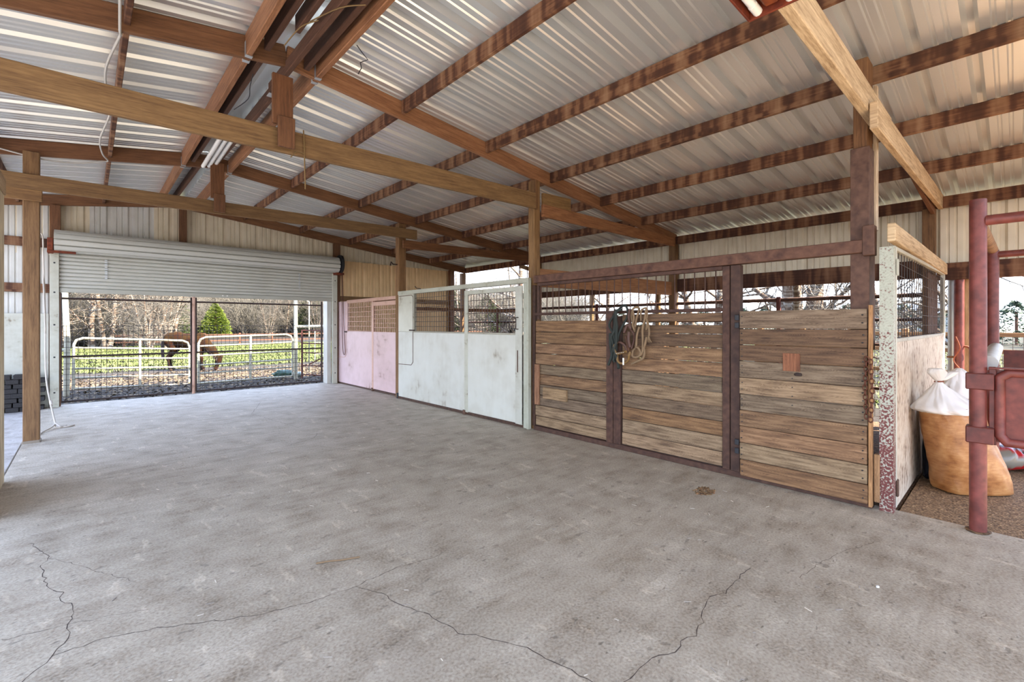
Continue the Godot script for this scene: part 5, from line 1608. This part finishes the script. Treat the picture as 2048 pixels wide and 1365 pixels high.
	box_part("housing", Vector3(-0.68, 0.055, -0.115), Vector3(0.68, 0.08, 0.115), M.rusty, t, Color(0.8, 0.7, 0.6))
	for s in [-1.0, 1.0]:
		box_part("side_lip", Vector3(-0.68, -0.02, s * 0.112 - 0.005), Vector3(0.68, 0.056, s * 0.112 + 0.005), M.rusty, t, Color(0.7, 0.5, 0.4), 0.002)
		box_part("end_plate", Vector3(s * 0.68 - 0.006, -0.022, -0.112), Vector3(s * 0.68 + 0.006, 0.056, 0.112), M.rusty, t, Color(0.9, 0.7, 0.6), 0.002)
		pipe_part("tube", [Vector3(-0.6, 0.005, s * 0.07), Vector3(0.6, 0.005, s * 0.07)], 0.019, M.tube_glow, t, 12)
		for e in [-1.0, 1.0]:
			pipe_part("socket", [Vector3(e * 0.6, 0.005, s * 0.07), Vector3(e * 0.675, 0.005, s * 0.07)], 0.021, M.pvc, t, 10)
	box_part("ballast_cover", Vector3(-0.66, -0.005, -0.036), Vector3(0.66, 0.054, 0.036), M.rusty, t, Color(1.3, 1.0, 0.6), 0.016)
	box_part("hanger", Vector3(-0.155, 0.08, -0.02), Vector3(-0.115, 0.77, 0.0), M.rusty, t)
	box_part("hanger", Vector3(-0.725, 0.02, -0.02), Vector3(-0.685, 0.77, 0.0), M.rusty, t)
	box_part("beam_bracket", Vector3(0.62, 0.075, -0.02), Vector3(0.76, 0.095, 0.03), M.rusty, t)

# ------------------------------------------------------------------ litter on the floor and outside
func build_litter() -> void:
	var t := thing("stick", "short tan stick lying alone on the concrete floor", "stick")
	pipe_part("wood", [Vector3(0.98, 0.008, -2.76), Vector3(1.05, 0.009, -2.73), Vector3(1.1, 0.008, -2.70), Vector3(1.20, 0.008, -2.66)], 0.005, M.rope, t, 6)
	t = thing("dung_patch", "small scatter of dried muck on concrete before plank stall", "muck")
	var st := new_st()
	for i in 90:
		var a := rng.randf() * TAU
		var r := sqrt(rng.randf()) * 0.11
		var p := Vector3(3.81 + cos(a) * r, 0.004, -1.77 + sin(a) * r * 0.7)
		cbox(st, Vector3(rng.randf_range(0.01, 0.03), 0.008, rng.randf_range(0.006, 0.014)), Transform3D(Basis(Vector3.UP, rng.randf() * TAU), p), 0.002, jit(Color(0.9, 0.8, 0.7), 0.3))
	put("crumbs", st, M.gravel, t).set_meta("kind", "stuff")
	# straw bits and flecks of dirt
	var s2 := new_st()
	for i in 260:
		var p := Vector3(rng.randf_range(-0.3, 4.3), 0.002, rng.randf_range(-7.0, -0.4))
		var ln := rng.randf_range(0.008, 0.04)
		cbox(s2, Vector3(ln, 0.0025, rng.randf_range(0.002, 0.006)), Transform3D(Basis(Vector3.UP, rng.randf() * TAU), p), 0.0005, Color(0.3, 0.26, 0.22).lerp(Color(0.75, 0.68, 0.56), pow(rng.randf(), 3.0)))
	var m := mat(null, Color.WHITE, 0.9)
	var fl := put("floor_litter", s2, m, self)
	fl.set_meta("kind", "stuff")
	tag(fl, "specks of straw and dirt strewn over the concrete floor", "litter")
	t = thing("white_chip", "small white chip on concrete before red pipe post", "chip")
	lumpy("chip", Vector3(3.1, 0.004, -0.50), Vector3(0.012, 0.005, 0.008), M.pvc, t, 3, 0.3, 10, 6)
	# fallen leaves on the dirt
	var lm := new_st()
	for q in [[Vector3(-0.5, 0, 0), Vector3(0, 0.12, 0.28), Vector3(0.5, 0.05, 0), Vector3(0, 0.02, -0.3)]]:
		tri(lm, [q[0], q[1], q[3]], [Vector3.UP, Vector3.UP, Vector3.UP], [Vector2.ZERO, Vector2.ZERO, Vector2.ZERO], Color.WHITE)
		tri(lm, [q[1], q[2], q[3]], [Vector3.UP, Vector3.UP, Vector3.UP], [Vector2.ZERO, Vector2.ZERO, Vector2.ZERO], Color.WHITE)
	var xs := []
	var cs := []
	for i in 16000:
		var x := rng.randf_range(-3.0, 10.0)
		var z := -11.7 - pow(rng.randf(), 0.9) * 10.0
		var sc := rng.randf_range(0.05, 0.11)
		xs.append(Transform3D(Basis.from_euler(Vector3(rng.randf_range(-0.5, 0.5), rng.randf() * TAU, rng.randf_range(-0.5, 0.5))).scaled(Vector3.ONE * sc), Vector3(x, gy(x, z) + 0.012, z)))
		cs.append(lin(52, 42, 32).lerp(lin(118, 98, 70), rng.randf()))
	scatter("fallen_leaves", "tan fallen leaves covering the dirt outside the roller door", "leaves", lm.commit(), xs, cs)
	# pasture grass
	var gm := new_st()
	for i in 7:
		var a := i * 0.9
		var o := Vector3(cos(a), 0, sin(a)) * 0.10 * (i % 3)
		var d := Vector3(cos(a * 2.0), 0, sin(a * 2.0))
		var s := d.cross(Vector3.UP) * 0.014
		tri(gm, [o - s, o + s, o + Vector3.UP * (0.045 + 0.015 * (i % 3)) + d * 0.04], [Vector3.UP, Vector3.UP, Vector3.UP], [Vector2.ZERO, Vector2.ZERO, Vector2.ZERO], Color.WHITE)
	xs = []
	cs = []
	for i in 26000:
		var z := -23.0 - rng.randf() * 26.0
		var x := rng.randf_range(-4.0, 26.0) if rng.randf() < 0.8 else rng.randf_range(-2.0, 40.0)
		if i % 6 == 0:
			x = rng.randf_range(11.0, 40.0)
			z = rng.randf_range(-16.0, 8.0)
		xs.append(Transform3D(Basis(Vector3.UP, rng.randf() * TAU).scaled(Vector3.ONE * rng.randf_range(0.8, 1.6)), Vector3(x, gy(x, z), z)))
		cs.append(lin(92, 108, 46).lerp(lin(128, 124, 74), rng.randf() * rng.randf()))
	scatter("grass", "short green winter grass across the pasture", "grass", gm.commit(), xs, cs)
	# weeds along the slab edge
	xs = []
	cs = []
	for i in 260:
		var x := rng.randf_range(-0.5, 4.2)
		xs.append(Transform3D(Basis(Vector3.UP, rng.randf() * TAU).scaled(Vector3.ONE * rng.randf_range(0.6, 1.4) * (1.3 if x < 0.1 else 0.45)), Vector3(x, -0.15, -11.42 - rng.randf() * 0.25)))
		cs.append(lin(44, 66, 38).lerp(lin(84, 104, 62), rng.randf()))
	scatter("weeds", "small green weeds along slab edge under the mesh gates", "weeds", gm.commit(), xs, cs)

func scatter(called: String, label: String, category: String, mesh: Mesh, xs: Array, cs: Array) -> void:
	var mm := MultiMesh.new()
	mm.transform_format = MultiMesh.TRANSFORM_3D
	mm.use_colors = true
	mm.mesh = mesh
	mm.instance_count = xs.size()
	for i in xs.size():
		mm.set_instance_transform(i, xs[i])
		mm.set_instance_color(i, cs[i])
	var o := MultiMeshInstance3D.new()
	o.multimesh = mm
	o.material_override = M.leaf
	o.name = numbered(called)
	o.set_meta("kind", "stuff")
	tag(o, label, category)
	add_child(o)

# ------------------------------------------------------------------ trees
func limb(st: SurfaceTool, tw: SurfaceTool, p: Vector3, d: Vector3, len: float, r: float, depth: int, spread: float) -> void:
	var pts := PackedVector3Array([p])
	var rad := [r]
	var n := 4 if depth > 1 else 3
	var q := p
	var dir := d
	for i in n:
		dir = (dir + Vector3(rng.randf_range(-1, 1), rng.randf_range(-0.4, 0.9), rng.randf_range(-1, 1)) * 0.16).normalized()
		q += dir * len / n
		pts.append(q)
		rad.append(lerpf(r, r * 0.55, float(i + 1) / n))
	var sides := 7 if r > 0.08 else (5 if r > 0.025 else 3)
	tube(st if r > 0.02 else tw, pts, rad, sides, Color.WHITE, false)
	if depth == 0:
		return
	var kids := rng.randi_range(3, 4) + (1 if depth <= 2 else 0)
	for i in kids:
		var k := rng.randi_range(1, n)
		var a := rng.randf() * TAU
		var side := dir.cross(Vector3(cos(a), 0.2, sin(a))).normalized()
		var nd := (dir * rng.randf_range(0.5, 1.0) + side * spread).normalized()
		limb(st, tw, pts[k], nd, len * rng.randf_range(0.5, 0.75), rad[k] * rng.randf_range(0.5, 0.68), depth - 1, spread)

func bare_tree(label: String, group: String, h: float, r: float, forks: int, depth: int) -> Node3D:
	var t := thing("bare_tree", label, "tree", Vector3.ZERO, 0.0, group)
	var st := new_st()
	var tw := new_st()
	for f in forks:
		var a := TAU * f / forks + rng.randf()
		var d := (Vector3.UP + Vector3(cos(a), 0, sin(a)) * (0.25 if forks > 1 else 0.05)).normalized()
		var base := Vector3(cos(a), 0, sin(a)) * (r * 1.2 if forks > 1 else 0.0) - Vector3.UP * 0.15
		var pts := PackedVector3Array([base])
		var rad := [r * 1.35]
		var q := base
		for i in 7:
			d = (d + Vector3(rng.randf_range(-1, 1), 0.3, rng.randf_range(-1, 1)) * 0.07).normalized()
			q += d * h / 7.0
			pts.append(q)
			rad.append(r * lerpf(1.0, 0.45, i / 7.0))
		tube(st, pts, rad, 9, Color.WHITE, false)
		for i in range(1, 8):
			for k in (2 if i < 3 else 3):
				var b := rng.randf() * TAU
				var nd := (Vector3(cos(b), rng.randf_range(0.1, 0.9), sin(b))).normalized()
				limb(st, tw, pts[i], nd, h * rng.randf_range(0.16, 0.32), rad[i] * rng.randf_range(0.3, 0.5), depth, 0.9)
	put("trunk", st, M.bark, t)
	put("twigs", tw, M.twig, t).set_meta("kind", "stuff")
	return t

func leafy(called: String, label: String, h: float, w: float, cone: float, dark: Color, light: Color, count: int, group := "") -> Node3D:
	var t := thing(called, label, "tree", Vector3.ZERO, 0.0, group)
	pipe_part("trunk", [Vector3(0, -0.15, 0), Vector3(0, h * 0.8, 0)], 0.09, M.dark_wood, t, 7)
	var st := new_st()
	var n := FastNoiseLite.new()
	n.seed = rng.randi()
	n.frequency = 0.9
	for i in count:
		var y := pow(rng.randf(), 0.85)
		var env := lerpf(1.0 - pow(absf(y * 2.0 - 0.75), 2.0) * 0.75, (1.0 - y) * 1.1, cone)
		var a := rng.randf() * TAU
		var rr := w * maxf(env, 0.05) * sqrt(rng.randf_range(0.25, 1.0))
		var p := Vector3(cos(a) * rr, h * (0.05 + 0.95 * y), sin(a) * rr)
		p *= 1.0 + 0.14 * n.get_noise_3dv(p)
		var out := Vector3(cos(a), rng.randf_range(-0.1, 0.7), sin(a)).normalized()
		var side := out.cross(Vector3(rng.randf_range(-1, 1), 1, rng.randf_range(-1, 1))).normalized()
		var L := rng.randf_range(0.18, 0.36)
		var c := dark.lerp(light, rng.randf())
		for k in 3:
			var dd := (out + side * (k - 1) * 0.8).normalized()
			var s := dd.cross(Vector3.UP).normalized() * 0.045
			var nn := (Vector3.UP * 0.6 + out).normalized()
			tri(st, [p - s, p + s, p + dd * L], [nn, nn, nn], [Vector2.ZERO, Vector2.ZERO, Vector2.ZERO], c)
			tri(st, [p + Vector3.UP * 0.04, p - Vector3.UP * 0.04, p + dd * L], [side, side, side], [Vector2.ZERO, Vector2.ZERO, Vector2.ZERO], c)
	put("foliage", st, M.leaf, t)
	return t

func bearing(s: Array) -> float:
	return s[0] / -s[1]

func build_trees() -> void:
	rng.seed = 41
	var tall := "tall pale-trunked bare tree at the edge of the pasture"
	var g := "bare trees at the pasture edge"
	var protos := [bare_tree(tall, g, 11.0, 0.17, 1, 2), bare_tree(tall, g, 10.0, 0.14, 2, 2), bare_tree(tall, g, 9.0, 0.11, 1, 2), bare_tree(tall, g, 6.0, 0.05, 5, 2)]
	var spots := [[0.2, -47.5, 0], [1.1, -46.5, 1], [2.2, -50.0, 2], [3.5, -45.5, 0], [5.2, -49.0, 1], [14.8, -88.0, 0], [12.0, -86.0, 2], [3.9, -52.0, 1], [14.5, -84.0, 3], [-1.5, -50, 1], [-3.0, -46, 0], [4.4, -54, 2], [10.5, -88, 1], [16.5, -80.0, 2], [19.0, -72.0, 3], [22.5, -76.0, 1], [25.0, -70.0, 3], [28.0, -72.0, 2], [31.0, -66.0, 1], [34.0, -62.0, 3], [37.0, -58.0, 2], [40.5, -55.0, 1], [26.5, -62.0, 3], [33.0, -55.0, 3], [16.5, -90.0, 0], [38.0, -48.0, 3], [44.0, -46.0, 1], [17.5, -86.0, 0], [23.0, -84.0, 0], [29.0, -82.0, 1], [3.2, -41.5, 3], [4.2, -43.0, 3]]
	var order := range(spots.size())
	order.sort_custom(func(a, b): return bearing(spots[a]) < bearing(spots[b]))
	var used := {}
	var at_rank := -1
	for si in order:
		at_rank += 1
		var s: Array = spots[si]
		tall = "%s bare tree counting from leaning white post, %s, at wood edge" % [ORD[at_rank].capitalize() if at_rank < 1 else ORD[at_rank], ["tall with one pale trunk", "forked from the base", "slim with one trunk", "low and many-stemmed"][s[2]]]
		var o: Node3D = protos[s[2]]
		if not used.has(s[2]):
			o.set_meta("label", tall)
		var at := Vector3(s[0], gy(s[0], s[1]), s[1])
		if not used.has(s[2]):
			used[s[2]] = true
			o.position = at
			o.rotation.y = rng.randf() * TAU
		else:
			dup(o, at, rng.randf() * TAU, tall, g)
	# brush between the trunks
	var bt := new_st()
	for i in 26:
		var a := rng.randf() * TAU
		var d := Vector3(cos(a) * 0.6, 1.0, sin(a) * 0.6).normalized()
		limb(bt, bt, Vector3(cos(a), 0, sin(a)) * 0.2, d, rng.randf_range(1.2, 2.4), 0.018, 2, 0.8)
	var bm := bt.commit()
	var xs := []
	var cs := []
	for i in 420:
		# a belt of brush that falls back behind the lone evergreen
		var b := rng.randf_range(-10.0, 50.0)
		var far := lerpf(50.0, 78.0, smoothstep(3.5, 5.5, b)) + rng.randf() * 16.0
		var x := sin(deg_to_rad(b)) * far
		var z := -cos(deg_to_rad(b)) * far
		xs.append(Transform3D(Basis(Vector3.UP, rng.randf() * TAU).scaled(Vector3.ONE * rng.randf_range(0.9, 2.3) * far / 55.0), Vector3(x, gy(x, z) - 0.1, z)))
		cs.append(lin(88, 83, 74).lerp(lin(128, 122, 110), rng.randf()))
	scatter("undergrowth", "tangled grey-brown winter brush along the wood edge", "brush", bm, xs, cs)
	# evergreens
	var e := leafy("evergreen_tree", "bright green conical evergreen standing alone beyond horse", 4.7, 1.9, 0.7, lin(66, 88, 36), lin(146, 158, 66), 3600)
	e.position = Vector3(12.6, gy(12, -72), -72.6)
	var dk := "dark green cedar behind the bare trunks, first planted from the wood corner"
	var eg := "cedars in the wood"
	var d0 := leafy("cedar_tree", dk, 7.0, 2.3, 0.4, lin(32, 48, 26), lin(86, 98, 48), 3000, eg)
	var first := true
	var ci := 0
	for s in [[1.2, -56.0], [5.6, -57.5], [2.6, -64.0], [-2.5, -56.0], [19.0, -78.0], [25.5, -74.0], [30.0, -70.0], [36.0, -67.0], [42.5, -60.0], [22.0, -84.0], [33.0, -78.0], [46.0, -56.0], [3.4, -62.0]]:
		var at := Vector3(s[0], gy(s[0], s[1]) - 0.2, s[1])
		if first:
			d0.position = at
			first = false
		else:
			dup(d0, at, rng.randf() * TAU, "dark green cedar behind the bare trunks, %s planted from the wood corner" % ORD[ci], eg)
		ci += 1
	# bare trees of the yard, seen between the rails
	var yl := ["bare tree with thick pale trunk close behind plank stall rails", "bare branching tree beyond the red pipe frame", "slender bare tree behind the plank stall bars"]
	var yp := [bare_tree(yl[0], "", 7.0, 0.26, 2, 3), bare_tree(yl[1], "", 7.0, 0.14, 1, 3), bare_tree(yl[2], "", 6.0, 0.10, 2, 3)]
	yp[0].position = Vector3(15.0, gy(15, -4), -4.0)
	yp[1].position = Vector3(18.0, gy(15, -1), -1.0)
	yp[2].position = Vector3(14.0, gy(15, -6), -6.4)
	var more := [[1, 17.0, -10.0, "bare tree in the yard behind the white stall grille"], [2, 19.0, -14.0, "slender bare tree far behind the white stall grille"], [2, 22.0, -3.0, "slender bare tree far out past the yard fence"], [1, 15.0, -16.0, "bare tree beyond the lean-to roof"]]
	for s in more:
		dup(yp[s[0]], Vector3(s[1], gy(15, s[2]), s[2]), rng.randf() * TAU, s[3])
	# low tree line on the horizon
	var hl := "rounded blue-green tree on yard horizon, first along the row"
	var hg := "trees on the yard horizon"
	var h0 := leafy("horizon_tree", hl, 3.6, 2.8, 0.15, lin(66, 84, 76), lin(110, 126, 108), 900, hg)
	for i in 14:
		var at := Vector3(50.0 + rng.randf_range(-3, 6), -0.5, -34.0 + i * 3.4)
		if i == 0:
			h0.position = at
		else:
			dup(h0, at, rng.randf() * TAU, "rounded blue-green tree on yard horizon, %s along the row" % ORD[i], hg)
